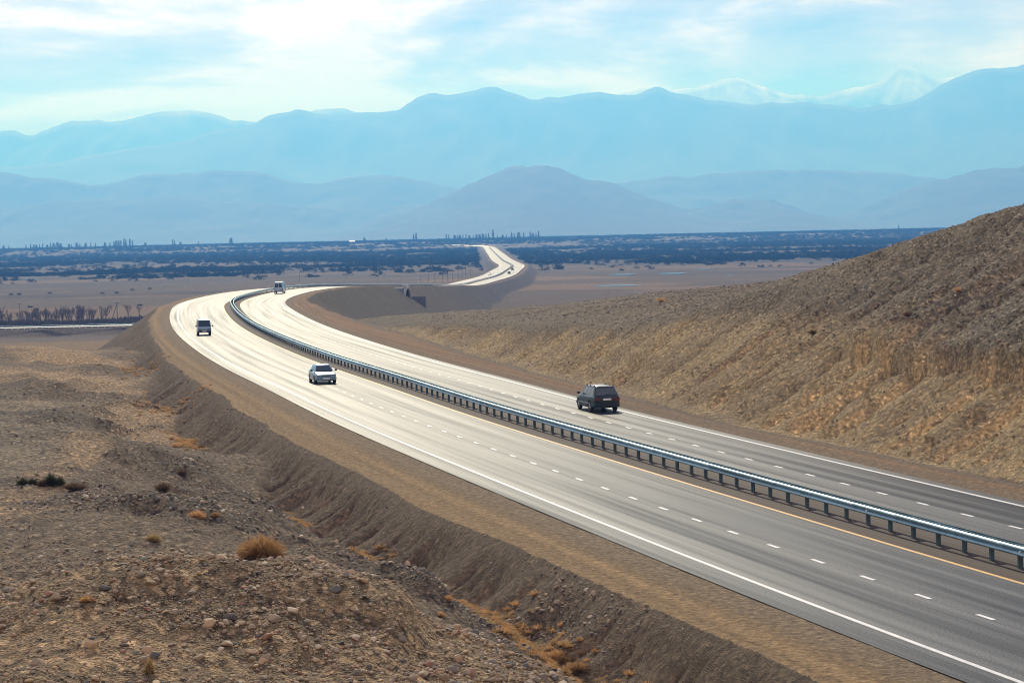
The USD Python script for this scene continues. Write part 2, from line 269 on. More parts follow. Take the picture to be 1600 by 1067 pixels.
# what the ground is made of, place by place: plain soil colours (no shading)
def paint(x, y, z, m):
    gravel, sand, tan, fillc = np.array([.140, .112, .087]), np.array([.245, .172, .100]), np.array([.295, .228, .138]), np.array([.108, .084, .064])
    pale, field, rust = np.array([.31, .225, .145]), np.array([.098, .076, .040]), np.array([.24, .12, .06])
    n = len(x); c = np.repeat(gravel[None], n, 0)
    mixc = lambda c, k, w: c*(1-w[:, None])+np.asarray(k)*w[:, None]
    big, mid_, sm = n2(x, y, 22, 4, 81), n2(x, y, 6, 4, 82), n2(x, y, 1.6, 3, 83)
    # sandy flats of the left bank
    left_flat = (m['d'] < 0)*(~(m['fill'] > .5))*(1-sstep(y, 270, 300))
    c = mixc(c, pale, left_flat*sstep(big*.9+mid_*.5+sm*.15, .02, .16)*.85)
    c = mixc(c, np.array([.20, .17, .135]), left_flat*sstep(-x-.12*y, 7.5, 10.5)*sstep(y, 70, 82)*(1-sstep(y, 140, 220))*.75)
    c = mixc(c, pale*1.05, left_flat*sstep(-(np.abs(-x-.128*y-7.2+mid_*3)), -1.6, -.5)*sstep(y, 66, 74)*(1-sstep(y, 125, 135))*.55)
    pl_ = np.clip(n2(x, y, 5.5, 4, 402)*4+.12, 0, 1)*(m['d'] < 0)*(1-m['fill'])*(1-sstep(y, 150, 250))
    c = mixc(c, np.array([.050, .045, .041]), pl_*.85*m['onside'])
    # the cobble mound: brown earth between the stones
    mound = (1-sstep(np.hypot((x+4.5)/7.0, (y-41.5)/6.5), .75, 1.1))
    c = mixc(c, np.array([.190, .145, .095]), mound*.9*(.6+.4*sstep(n2(x, y, 1.4, 3, 120), -.1, .1)))
    c = mixc(c, pale, (1-sstep(np.hypot((x+7.5)/3.2, (y-38.2)/1.6), .4, 1.2))*.7)
    # ditch: straw-coloured dead plants along its bottom
    ditch = (1-sstep(np.abs(z+2.45+.0025*(y-80)), .25, .8))*(m['d'] < 0)*(m['d'] > -27)*(1-sstep(y, 255, 285))
    c = mixc(c, np.array([.30, .205, .115]), ditch*sstep(n2(x, y, 5, 3, 91), -.03, .12)*.75)
    # roadside fill, shoulders, the cut
    c = mixc(c, fillc, m['fill']*(1-sstep(y, 320, 480)))
    c = mixc(c, np.array([.058, .052, .046]), m['fill']*sstep(y, 320, 480)*(1-sstep(y, 3000, 3800)))
    streak = n2(m['s'], m['d'], 30.0, 4, 93, sy=.55)*.8
    sh = (~m['onside']).astype(float)*(1-sstep(y, 700, 1100)*.6)
    shc = np.where((m['d'] > 0)[:, None], np.array([.215, .140, .090]), sand)
    c = c*(1-sh[:, None])+(shc*(1+streak*.75)[:, None])*sh[:, None]
    wob = .35*n2(m['s'], m['s']*0, 18, 3, 130)
    for dr, br in ((-11.25, .8), (-12.75, .85), (-12.2, 1.14)): c = c*(1+((br-1)*sh*np.exp(-((m['d']-dr-wob)/.22)**2))[:, None])
    for dr, br in ((1.7, .82), (2.9, .85), (2.3, 1.14)): c = c*(1+((br-1)*sh*np.exp(-((m['d']-er_of(m['yr'])-dr-wob)/.25)**2))[:, None])
    gedge = sh*(1-sstep(np.minimum(np.abs(m['d']+10.4), np.abs(m['d']-er_of(m['yr'])-1.2)), .3, 1.7))
    c = mixc(c, np.array([.175, .150, .125]), gedge*.6)
    toe = sstep(-np.abs(m['out']), -1.1, -.2)*(m['d'] > 0)*(1-sstep(y, 300, 420)); c = mixc(c, np.array([.15, .132, .118]), toe*.8)
    h = z-m['zr']
    low = m['cut']*(1-sstep(h+mid_*2.2+big*2.2, 3.6, 6.2))
    c = mixc(c, tan, low*(.55+.45*sstep(n2(m['s']+m['d']*.18, m['d'], 2.2, 4, 95, sy=9), -.18, .12)))
    rgt = (m['d'] > 0)*m['onside']*(1-m['fill'])*(1-sstep(y, 430, 600))
    c = mixc(c, np.array([.235, .175, .115]), rgt*(1-low)*sstep(n2(x, y, 12, 5, 97), .06, .24)*.4)
    c = mixc(c, np.array([.128, .120, .098]), rgt*(1-low)*(.45+.4*sstep(n2(x, y, 9, 4, 98), -.02, .15)))
    # valley and plain
    far = sstep(y, 420, 640)*m['onside']*(1-m['fill'])
    f1, f2 = n2(x, y, 320, 4, 101, sy=300), n2(x, y, 180, 4, 102, sy=110)
    pc = mixc(np.repeat(field[None], n, 0), np.array([.055, .048, .031]), sstep(f1+f2*.5, -.05, .12)*.8)
    pc = mixc(pc, np.array([.20, .138, .062]), sstep(f2-f1*.3, .0, .12)*.8)
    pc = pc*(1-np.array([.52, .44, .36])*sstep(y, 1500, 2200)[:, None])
    shrub = sstep(y+f2*900+.35*x*0, 1750, 2000)
    pc = mixc(pc, np.array([.026, .025, .021]), shrub*sstep(n2(x, y, 110, 4, 105, sy=420), -.22, -.04)*.95*(1-sstep(n2(x, y, 300, 3, 503, sy=130), .05, .13)))
    pc = mixc(pc, np.array([.03, .032, .026]), sstep(y, 4350, 4900)*.85)
    c = c*(1-far[:, None])+pc*far[:, None]
    c = mixc(c, np.array([.33, .27, .20]), mud_track(x, y)*sstep(y, 500, 560)*.8)
    bank = (y > 560)*(y < 720)*(x > -18)*(x < 60)*sstep(n2(x, y, 30, 3, 107, sy=50), -.02, .1)
    c = mixc(c, np.array([.075, .066, .058]), bank*m['onside']*(1-m['fill'])*.7)
    rail = (np.abs(y-1238-.03*x) < 9.5)*(x < -50); c = mixc(c, np.array([.05, .05, .05]), rail*.85)
    old = (np.abs(y-752) < 11)*(x < -62); c = mixc(c, np.array([.085, .08, .078]), old*.9)
    oldside = (y > 700)*(y < 742)*(x < -62); c = mixc(c, np.array([.10, .088, .078]), oldside*.8)
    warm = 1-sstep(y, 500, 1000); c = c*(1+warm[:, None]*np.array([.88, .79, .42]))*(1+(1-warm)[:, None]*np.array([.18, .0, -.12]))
    calm = 1-.7*sh
    global SPECK
    SPECK = np.clip(1-.72*sh-.35*low-.45*m['fill'], 0, 1)
    return np.clip(c*(1+mid_*.25*calm+sm*.25*calm)[:, None], .01, .9)
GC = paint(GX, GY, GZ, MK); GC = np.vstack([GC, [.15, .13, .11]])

ground_mat = usdkit.material(stage, '/World/Looks/soil', {
    'a': ('attribute', {'attribute': 'Col'}), 'sp': ('attribute', {'attribute': 'Speck'}), 'g': ('geometry', {}),
    'n1': ('noise_texture', {'scale': 4.2, 'detail': 8.0, 'roughness': .68}), 'r1': ('rgb_ramp', {'ramp': [(.36, (.55, .55, .57)), (.5, (1, 1, 1)), (.64, (1.45, 1.42, 1.36))]}),
    'v1': ('voronoi_texture', {'scale': 7.0, 'randomness': 1.0}), 'rv': ('rgb_ramp', {'ramp': [(0.0, (.42, .44, .47)), (.3, (.80, .81, .83)), (.6, (1.0, .99, .97)), (.85, (1.3, 1.26, 1.2)), (1.0, (2.1, 2.06, 2.0))]}),
    'sx': ('separate_color', {}),
    'v2': ('voronoi_texture', {'scale': 19.0, 'randomness': 1.0}),
    'm1': ('mix', {'mix_type': 'multiply', 'fac': 1.0}), 'm2': ('mix', {'mix_type': 'multiply', 'fac': 1.0}),
    'add': ('math', {'math_type': 'multiply_add', 'value2': .35}), 'add2': ('math', {'math_type': 'multiply_add', 'value2': .8}),
    'b': ('bump', {'strength': 1.0, 'distance': .16}),
    'p': ('principled_bsdf', {'roughness': .92, 'specular_ior_level': .18, 'diffuse_roughness': .6})},
    [('g.position', 'n1.vector'), ('g.position', 'v1.vector'), ('g.position', 'v2.vector'), ('n1.fac', 'r1.fac'), ('v1.color', 'sx.color'), ('sx.r', 'rv.fac'),
     ('a.color', 'm1.color1'), ('r1.color', 'm1.color2'), ('m1.color', 'm2.color1'), ('rv.color', 'm2.color2'), ('sp.fac', 'm2.fac'), ('m2.color', 'p.base_color'),
     ('v1.distance', 'add.value1'), ('n1.fac', 'add.value3'), ('v2.distance', 'add2.value1'), ('add.value', 'add2.value3'), ('add2.value', 'b.height'), ('b.normal', 'p.normal')], surface='p.BSDF')
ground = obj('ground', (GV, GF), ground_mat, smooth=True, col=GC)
UsdGeom.PrimvarsAPI(ground).CreatePrimvar('Speck', Sdf.ValueTypeNames.FloatArray, 'vertex').Set(Vt.FloatArray.FromNumpy(np.r_[SPECK, 1].astype(np.float32)))
tag(ground, kind='structure')

# ------------------------------------------------------------------ the road
asphalt = usdkit.material(stage, '/World/Looks/asphalt', {
    'u': ('texture_coordinate', {}), 's': ('separate_xyz', {}), 'g': ('geometry', {}),
    'st': ('mapping', {'scale': (1.6, .012, 1)}), 'ns': ('noise_texture', {'scale': 1.0, 'detail': 5.0, 'roughness': .6}),
    'rs': ('rgb_ramp', {'ramp': [(.40, (.014, .019, .023)), (.5, (.024, .030, .034)), (.60, (.040, .047, .051))]}),
    'nf': ('noise_texture', {'scale': 15.0, 'detail': 4.0, 'roughness': .85}), 'rf': ('rgb_ramp', {'ramp': [(.36, (.45, .45, .45)), (.5, (1, 1, 1)), (.64, (1.75, 1.75, 1.75))]}),
    'mm': ('mix', {'mix_type': 'multiply', 'fac': 1.0}),
    'ad': ('math', {'math_type': 'absolute'}), 'md': ('map_range', {'from_min': 1.25, 'from_max': 1.6, 'to_min': 1.0, 'to_max': 0.0, 'clamp': True}),
    'mc': ('mix', {'mix_type': 'mix', 'color2': (.072, .058, .048)}),
    'rr': ('map_range', {'from_min': .3, 'from_max': .7, 'to_min': .43, 'to_max': .50}), 'ra': ('math', {'math_type': 'multiply_add', 'value2': .35}),
    'b': ('bump', {'strength': .35, 'distance': .012}),
    'sl': ('map_range', {'from_min': .40, 'from_max': .60, 'to_min': .055, 'to_max': .125}), 'sm': ('mix', {'mix_type': 'multiply', 'fac': 1.0}), 'si': ('math', {'math_type': 'multiply'}), 'p': ('principled_bsdf', {})},
    [('u.UV', 's.vector'), ('u.UV', 'st.vector'), ('st.vector', 'ns.vector'), ('ns.fac', 'rs.fac'), ('g.position', 'nf.vector'), ('nf.fac', 'rf.fac'),
     ('rs.color', 'mm.color1'), ('rf.color', 'mm.color2'), ('s.x', 'ad.value1'), ('ad.value', 'md.value'), ('md.result', 'mc.fac'), ('mm.color', 'mc.color1'), ('mc.color', 'p.base_color'),
     ('ns.fac', 'rr.value'), ('md.result', 'ra.value1'), ('rr.result', 'ra.value3'), ('ra.value', 'p.roughness'), ('ns.fac', 'sl.value'), ('sl.result', 'si.value1'), ('rf.color', 'si.value2'), ('si.value', 'p.specular_ior_level'), ('nf.fac', 'b.height'), ('b.normal', 'p.normal')], surface='p.BSDF')
def ribbon(s, d0, d1, dz=0.0, cols=2):
    """A strip along the road between two offsets (numbers or arrays over s)."""
    s = np.asarray(s, float); d0 = np.broadcast_to(d0, s.shape); d1 = np.broadcast_to(d1, s.shape)
    f = np.linspace(0, 1, cols)
    P, UV = [], []
    for q in f:
        d = d0*(1-q)+d1*q
        P.append(at_road(s, d, dz)); UV.append(np.c_[d, s])
    P, UV = np.stack(P, 1), np.stack(UV, 1)
    n = len(s); i, j = np.meshgrid(np.arange(n-1), np.arange(cols-1), indexing='ij')
    q = np.stack([i*cols+j, i*cols+j+1, (i+1)*cols+j+1, (i+1)*cols+j], -1).reshape(-1, 4)
    return (P.reshape(-1, 3), q), UV.reshape(-1, 2)
SR = np.r_[np.arange(0, 1400, 2.0), np.arange(1400, S[-1]-1, 8.0)]
YS = np.interp(SR, S, ROAD[:, 1])
mesh_, uv_ = ribbon(SR, -10.05, er_of(YS)+.65, 0.0, 9)
road = obj('road', mesh_, asphalt, smooth=True, uv=uv_); tag(road, kind='structure')
white_line = simple('white_line', (.52, .53, .52), .6, spec=.3, noise=.22, nscale=2.0)
yellow_line = simple('yellow_line', (.52, .29, .065), .6, spec=.3, noise=.2, nscale=3.0)
def lift(y): return .004+.03*sstep(np.asarray(y, float), 700, 1500)
m_, _ = ribbon(SR, -8.94, -8.77, lift(YS)); obj('edge_line', m_, white_line, road)
m_, _ = ribbon(SR, er_of(YS)-.09, er_of(YS)+.09, lift(YS)); obj('edge_line', m_, white_line, road)
m_, _ = ribbon(SR, -1.53, -1.37, lift(YS)); obj('median_line', m_, yellow_line, road)
m_, _ = ribbon(SR, 1.37, 1.53, lift(YS)); obj('median_line', m_, yellow_line, road)
# broken lane lines: 1 m strokes every 4 m
def dashes(dof, phase):
    far = []
    s = s_at_y(30)+phase
    while s < s_at_y(480):
        y = np.interp(s, S, ROAD[:, 1]); d = dof(y)
        m, _ = ribbon(np.array([s, s+.5, s+1.0]), d-.075, d+.075, .004)
        if y < 140: obj('lane_dash', m, white_line, road)
        else: far.append(trimesh.Trimesh(m[0], np.vstack([m[1][:, [0, 1, 2]], m[1][:, [0, 2, 3]]]), process=False))
        s += 4.0
    return far
far_d = dashes(lambda y: -5.28, .9)+dashes(lambda y: float(er_of(y))-3.15, 2.0)
tag(obj('lane_dashes', cat_(far_d), white_line, road), kind='stuff')

# ------------------------------------------------------------------ hills and mountains
RANGES = {
    'hill': (9000, 2200, [(-640, 33), (-515, 80), (-363, 127), (-238, 166), (-111, 221), (15, 261), (127, 271), (214, 251), (301, 212), (413, 197), (488, 170), (612, 130), (711, 103), (786, 111), (887, 124), (1012, 121), (1086, 102), (1161, 73), (1310, 35), (1460, 0)]),
    'right': (10000, 2400, [(1161, 0), (1261, 28), (1512, 83), (1596, 115), (1736, 162), (1876, 200), (1960, 221), (2099, 243), (2238, 248), (2516, 270), (2794, 244), (3208, 129), (3483, 0)]),
    'low': (11000, 1800, [(-3524, 100), (-3224, 198), (-2736, 193), (-2430, 196), (-2124, 211), (-1665, 219), (-1360, 203), (-1055, 175), (-719, 143), (-475, 162), (-292, 134), (13, 61), (150, 0)]),
    'mid': (13500, 2400, [(-4300, 420), (-3914, 495), (-3352, 482), (-2977, 451), (-2790, 421), (-2604, 391), (-2417, 357), (-2304, 362), (-2078, 405), (-1740, 424), (-1478, 403), (-1292, 358), (-1142, 340), (-878, 379), (-654, 355), (-392, 305), (19, 266), (395, 272), (677, 307), (959, 339), (1259, 351), (1522, 364), (1822, 361), (2159, 339), (2383, 307), (2645, 283), (3396, 285), (3956, 179)]),
    'main': (19000, 4200, [(-6200, 480), (-5564, 571), (-4718, 621), (-4190, 663), (-3661, 709), (-3396, 735), (-3132, 766), (-2655, 840), (-2337, 912), (-2098, 943), (-1859, 1033), (-1700, 1051), (-1437, 1024), (-1225, 1051), (-908, 1039), (-801, 1100), (-695, 1150), (-404, 1180), (-87, 1200), (45, 1160), (244, 1103), (414, 1152), (732, 1192), (889, 1157), (1047, 1138), (1233, 1197), (1417, 1146), (1679, 1071), (2048, 1032), (2470, 1028), (2786, 1005), (3209, 1022), (3422, 1096), (3635, 1213), (3901, 1297), (4113, 1318), (4272, 1357), (4537, 1388), (5063, 1324), (5587, 1144), (5848, 980), (6500, 800)]),
    'west': (23000, 3600, [(-7600, 1000), (-6726, 1136), (-6021, 1216), (-5449, 1063), (-5064, 1131), (-4904, 1160), (-4758, 1118), (-4360, 1212), (-3848, 1232), (-3591, 1303), (-3335, 1317), (-3016, 1291), (-2857, 1243), (-2699, 1194), (-2316, 1173), (-1865, 1310), (-1673, 1319), (-1483, 1270), (-974, 1169), (-466, 1000), (200, 800)]),
    'snow': (28000, 4200, [(300, 1100), (684, 1535), (1310, 1677), (1583, 1741), (2011, 1716), (2401, 1770), (2714, 1864), (2946, 1796), (3178, 1714), (3487, 1614), (3798, 1607), (4111, 1693), (4462, 1763), (4739, 1951), (4833, 1980), (5048, 1867), (5241, 1800), (5668, 1752), (6288, 1645), (7064, 1551), (8223, 1214)])}
NEARER = [1.33, 1.25, 1.2, 1.1, 1.08, 1.0, .93]
rock_mat = usdkit.material(stage, '/World/Looks/mountain_rock', {
    'a': ('attribute', {'attribute': 'Col'}), 'g': ('geometry', {}), 'n': ('noise_texture', {'scale': .004, 'detail': 8.0, 'roughness': .65}), 'r': ('rgb_ramp', {'ramp': [(.3, (.6, .6, .6)), (.7, (1.4, 1.4, 1.4))]}),
    'm': ('mix', {'mix_type': 'multiply', 'fac': 1.0}), 'p': ('principled_bsdf', {'roughness': .95, 'specular_ior_level': .1})},
    [('g.position', 'n.vector'), ('n.fac', 'r.fac'), ('a.color', 'm.color1'), ('r.color', 'm.color2'), ('m.color', 'p.base_color')], surface='p.BSDF')
for q, (key, (D, W, pr)) in enumerate(RANGES.items()):
    pr = np.array(pr, float)
    kk = NEARER[q]; pr = np.c_[pr[:, 0]*kk, (pr[:, 1]-11)*kk+11]; D, W = D*kk, W*kk
    nx, nt = 520, 46
    xs = np.linspace(pr[0, 0], pr[-1, 0], nx); t = np.r_[np.linspace(0, 1, 32), np.linspace(1.04, 1.7, nt-32)]
    X, T = np.meshgrid(xs, t, indexing='ij')
    crest = PchipInterpolator(pr[:, 0], pr[:, 1])(X)
    span = W*(.55+.45*np.clip(crest/crest.max(), .1, 1))
    Yv = D-span*(1-T)
    spur = 1-2*np.abs(meshkit.noise(np.stack([X/(W*.17), T*1.6, np.full_like(X, q+.5)], -1), 200+q)-.5)
    fine = 1-2*np.abs(meshkit.noise(np.stack([X/(W*.055), T*4, np.full_like(X, q+.5)], -1), 230+q)-.5)
    shape = np.where(T <= 1, T**1.25, np.clip(1-(T-1)*1.35, 0, 1))
    mid = np.clip(4*T*(1-T), 0, 1)
    H = crest*shape*(1-mid*(.38*(1-spur)+.14*(1-fine))) + crest*.018*(fine-.5)*np.clip(T*1.2, 0, 1)*(np.abs(T-1) < .2) - 8*(T < .02) + 2
    H = H+W*.036*(fbm(np.stack([X/(W*.15), T*2.2, np.full_like(X, q+.1)], -1), 6, 260+q, .66))*np.clip((T-.25)*2, 0, 1)*(T < 1.15)
    V = np.stack([X, Yv, H], -1).reshape(-1, 3)
    i, j = np.meshgrid(np.arange(nx-1), np.arange(nt-1), indexing='ij')
    Q = np.stack([i*nt+j, (i+1)*nt+j, (i+1)*nt+j+1, i*nt+j+1], -1).reshape(-1, 4)
    base = np.array([.05, .05, .042]); C = np.repeat(base[None], len(V), 0)
    if key in ('snow', 'west'):
        sn = sstep(V[:, 2]+300*fbm(V/230, 4, 300+q)*1.0, 1260 if key == 'snow' else 1020, 1580 if key == 'snow' else 1500)*(.35+.65*fine.ravel())
        C = C*(1-sn[:, None])+np.array([.42, .44, .46])*sn[:, None]*(1 if key == 'snow' else .6)+C*sn[:, None]*(0 if key == 'snow' else .4)
    nm = {'hill': 'hill', 'right': 'hill', 'low': 'foothills', 'mid': 'foothills', 'main': 'mountain_range', 'west': 'mountain_range', 'snow': 'mountain_range'}[key]
    tag(obj(nm, (V, Q), rock_mat, smooth=True, col=C), kind='structure')

# ------------------------------------------------------------------ the air
HAZE_DENSITY = 1.25e-4
haze_mat = usdkit.material(stage, '/World/Looks/air', {'v': ('principled_volume', {'color': (.08, .33, 1.0), 'absorption_color': (1, 1, 1), 'density': HAZE_DENSITY, 'anisotropy': .42})}, volume='v.volume')
haze = obj('haze', box((0, 13500, 935), (60000, 35000, 1910)), haze_mat); tag(haze, 'pale blue haze filling the air over plain and mountains', 'haze', kind='stuff')

# ------------------------------------------------------------------ ponds and the side road on the plain
water = usdkit.material(stage, '/World/Looks/water', {'n': ('noise_texture', {'scale': 1.5, 'detail': 3.0}), 'g': ('geometry', {}), 'b': ('bump', {'strength': .05, 'distance': .02}),
    'p': ('principled_bsdf', {'base_color': (.05, .06, .06), 'roughness': .08, 'ior': 1.33})}, [('g.position', 'n.vector'), ('n.fac', 'b.height'), ('b.normal', 'p.normal')], surface='p.BSDF')
for k, (px, py, a, b) in enumerate(POND):
    t = np.linspace(0, 2*np.pi, 40, endpoint=False); w = 1+.35*(np.random.default_rng(50+k).random(40)-.5)
    w = (w+np.roll(w, 1)+np.roll(w, -1))/3
    v = np.c_[px+np.cos(t)*a*w, py+np.sin(t)*b*w, np.full(40, pond_level(px, py))]
    v = np.vstack([v, [px, py, pond_level(px, py)]]); f = np.c_[np.arange(40), (np.arange(40)+1) % 40, np.full(40, 40)]
    tag(obj('pond', (v, f), water), kind='structure')
def track(P, width, dz, n=60):
    P = np.array(P, float); t = np.r_[0, np.cumsum(np.linalg.norm(np.diff(P, axis=0), axis=1))]
    q = CubicSpline(t, P)(np.linspace(0, t[-1], n)); g = np.gradient(q, axis=0); g /= np.linalg.norm(g, axis=1)[:, None]; nn = np.c_[g[:, 1], -g[:, 0]]
    L, R = q-nn*width/2, q+nn*width/2
    z = np.maximum(land(L[:, 0], L[:, 1], False), land(R[:, 0], R[:, 1], False))+dz
    v = np.stack([np.c_[L, z], np.c_[R, z]], 1).reshape(-1, 3); i = np.arange(n-1)*2
    return v, np.c_[i, i+1, i+3, i+2]
pale_road = simple('worn_asphalt', (.16, .16, .155), .42, spec=.5, noise=.15, nscale=.05)
tag(obj('side_road', track([(-36, 3962), (-45, 4060), (-95, 4200), (-174, 4330), (-260, 4400), (-400, 4470), (-620, 4560)], 15, .35), pale_road, smooth=True), kind='structure')
tag(obj('side_road', track([(66, 3770), (40, 3742), (10, 3735), (-10, 3730)], 13, .5), pale_road, smooth=True), kind='structure')
old_asphalt = simple('old_asphalt', (.07, .07, .072), .6, noise=.2, nscale=.2)
tag(obj('old_road', track([(-230, 752), (-160, 752), (-95, 752)], 7.5, .12), old_asphalt, smooth=True), kind='structure')

# ------------------------------------------------------------------ guard rails
steel = usdkit.material(stage, '/World/Looks/galvanised_steel', {'o': ('object_info', {}), 'hv': ('hsv', {}), 'mr': ('map_range', {'to_min': .78, 'to_max': 1.18}),'g': ('geometry', {}), 'n': ('noise_texture', {'scale': 2.2, 'detail': 7.0, 'roughness': .7}), 'r': ('rgb_ramp', {'ramp': [(.3, (.17, .28, .31)), (.7, (.32, .45, .48))]}), 'q': ('map_range', {'from_min': .3, 'from_max': .7, 'to_min': .34, 'to_max': .5}),
    'p': ('principled_bsdf', {'metallic': .85})}, [('g.position', 'n.vector'), ('n.fac', 'r.fac'), ('o.random', 'mr.value'), ('mr.result', 'hv.value'), ('r.color', 'hv.color'), ('hv.color', 'p.base_color'), ('n.fac', 'q.value'), ('q.result', 'p.roughness')], surface='p.BSDF')
post_steel = simple('post_steel', (.06, .10, .11), .5, metallic=.5, noise=.25, nscale=4.0)
bolt_mat = simple('bolt_zinc', (.5, .53, .53), .35, metallic=.9)
refl_mat = simple('reflector_white', (.75, .77, .78), .2)
WPROF = np.array([(0, .440), (.055, .455), (.083, .490), (.083, .520), (.055, .555), (.004, .595), (.055, .635), (.083, .670), (.083, .700), (.055, .738), (0, .752)])   # out from the posts, height
def wbeam(s, side, off=.19, full=True):
    """A length of W-shaped steel along the road."""
    pr = WPROF if full else WPROF[[0, 3, 5, 8, 10]]
    th = .012
    ring = np.vstack([pr, (pr-[th, 0])[::-1]]); n = len(ring)
    V = np.stack([at_road(s, side*(off+o), h) for o, h in ring], 1).reshape(-1, 3)
    m = len(s); i, j = np.meshgrid(np.arange(m-1), np.arange(n), indexing='ij'); j2 = (j+1) % n
    q = np.stack([i*n+j, i*n+j2, (i+1)*n+j2, (i+1)*n+j], -1).reshape(-1, 4)
    f = np.vstack([q[:, [0, 1, 2]], q[:, [0, 2, 3]]])
    h = len(pr)
    cap = np.vstack([[[k, k+1, n-2-k], [k, n-2-k, n-1-k]] for k in range(h-1)])
    f = np.vstack([f, cap, cap[:, ::-1]+(m-1)*n])
    return trimesh.Trimesh(V, f if side > 0 else f[:, ::-1], process=False)
rail = thing('guard_rail', 'galvanised steel double-sided guard rail on close posts along the median of the highway', 'guard rail')
s0 = s_at_y(36); nsec = 148
for k in range(nsec):
    a = s0+4*k
    for side in (-1, 1):
        obj('beam', wbeam(np.array([a-.16, a+1.3, a+2.7, a+4.0]), side, .19+.004*(k % 2)), steel, rail, smooth=40)
def post_mesh(s, wide=.14, top=.70):
    q = np.random.default_rng(int(s*10)); p = at_road(s+q.normal(0, .02), q.normal(0, .008))[0]; h = math.radians(heading(s)+q.normal(0, 2.0))
    m = cat_([box((0, -.055, top/2-.1), (wide, .012, top+.2)), box((wide/2-.006, 0, top/2-.1), (.012, .10, top+.2)), box((-wide/2+.006, 0, top/2-.1), (.012, .10, top+.2)), box((0, 0, .60), (.36, .07, .20))])
    m.apply_transform(trimesh.transformations.rotation_matrix(h+math.pi/2*0, [0, 0, 1])); m.apply_translation(p); return m
far_posts = []
s, k = s0+1.0, 0
while s < s_at_y(1700):
    y = float(np.interp(s, S, ROAD[:, 1]))
    if k < 296: obj('post', post_mesh(s), post_steel, rail)
    else: far_posts.append(post_mesh(s))
    s += 2.0 if y < 900 else 6.0; k += 1
tag(obj('posts', cat_(far_posts), post_steel, rail), kind='stuff')
sfar = np.r_[np.arange(s0+4*nsec, s_at_y(1300), 6.0), np.arange(s_at_y(1300), s_at_y(3800), 20.0)]
tag(obj('far_beams', cat_([wbeam(sfar, side, .19, False) for side in (-1, 1)]), steel, rail, smooth=40), kind='stuff')
bolts, k = [], 0
for k in range(75):
    for side in (-1,):
        for ds in (-.06, .1):
            c = at_road(s0+4*k+ds, side*.275, .68)[0]; c2 = at_road(s0+4*k+ds, side*.30, .68)[0]; bolts.append(bar(c, c2, .016, n=6))
            c = at_road(s0+4*k+ds, side*.275, .505)[0]; c2 = at_road(s0+4*k+ds, side*.30, .505)[0]; bolts.append(bar(c, c2, .016, n=6))
        c = at_road(s0+4*k+1, side*.20, .595)[0]; c2 = at_road(s0+4*k+1, side*.235, .595)[0]; bolts.append(bar(c, c2, .02, n=6))
tag(obj('bolts', cat_(bolts), bolt_mat, rail), kind='stuff')
for k in range(0, 40, 3):
    c = at_road(s0+4*k+2.6, -.20, .60)[0]; c2 = at_road(s0+4*k+2.6, -.245, .60)[0]
    obj('reflector', bar(c, c2, .045, n=12), refl_mat, rail, smooth=30)
old_rail = thing('guard_rail', 'low pale guard rail along the old road far left below the hill', 'guard rail', (-170, 746.4, float(land([-170], [746.4], False)[0])))
pr = WPROF; V = []
for xx in np.arange(-60, 64.1, 4.0):
    zz = float(land([-170+xx], [746.4], False)[0])-float(land([-170], [746.4], False)[0])
    zz = 0.0
    V.append(np.c_[np.full(len(pr), xx), -pr[:, 0], pr[:, 1]+zz+.1])
n = len(pr)
for k in range(len(V)-1):
    v = np.vstack([V[k], V[k+1], V[k]+[0, .012, 0], V[k+1]+[0, .012, 0]]); i = np.arange(n-1)
    f = np.vstack([np.c_[i, n+i, n+i+1, i+1], np.c_[i, i+1, n+i+1, n+i]+2*n])
    obj('beam', (v, f), steel, old_rail, smooth=40)
for xx in np.arange(-60, 64, 2.0):
    obj('post', box((xx, .06, .2), (.16, .10, 1.2)), refl_mat, old_rail)

# ------------------------------------------------------------------ vehicles
tyre_mat = simple('tyre_rubber', (.02, .02, .021), .8)
rim_mat = simple('wheel_alloy', (.45, .47, .48), .35, metallic=.8)
trim_mat = simple('black_plastic', (.025, .026, .028), .6)
glass_mat = simple('tinted_glass', (.012, .022, .026), .05, spec=.55)
red_lens = simple('red_lens', (.07, .006, .008), .2, spec=.5)
clear_lens = simple('clear_lens', (.09, .15, .18), .12, spec=.6)
plate_mat = simple('plate_white', (.62, .62, .60), .5)
plate_dark = simple('plate_dark', (.04, .04, .05), .5)
def paint(name, c, metallic=.35, rough=.3): return simple(name, c, rough, metallic=metallic, coat=.8)
paints = {'teal': simple('paint_dark_teal', (.003, .011, .014), .35, spec=.3, coat=.35), 'silver': paint('paint_silver', (.13, .22, .26), .4), 'bluewhite': paint('paint_pale_blue', (.13, .21, .26), .2), 'white': paint('paint_van_white', (.25, .33, .37), .1),
          'farwhite': paint('paint_white', (.6, .62, .62), .1), 'fardark': paint('paint_charcoal', (.02, .022, .026), .2)}
def rounded(halfw, zlo, zhi, r=.12, n=4):
    """A rounded rectangle across the car: (y, z) points."""
    r = min(r, halfw*.9, (zhi-zlo)*.45); out = []
    for cy, cz, a0 in ((halfw-r, zhi-r, 0), (-halfw+r, zhi-r, 90), (-halfw+r, zlo+r, 180), (halfw-r, zlo+r, 270)):
        for a in np.radians(np.linspace(a0, a0+90, n)): out.append((cy+r*math.cos(a), cz+r*math.sin(a)))
    return np.array(out)
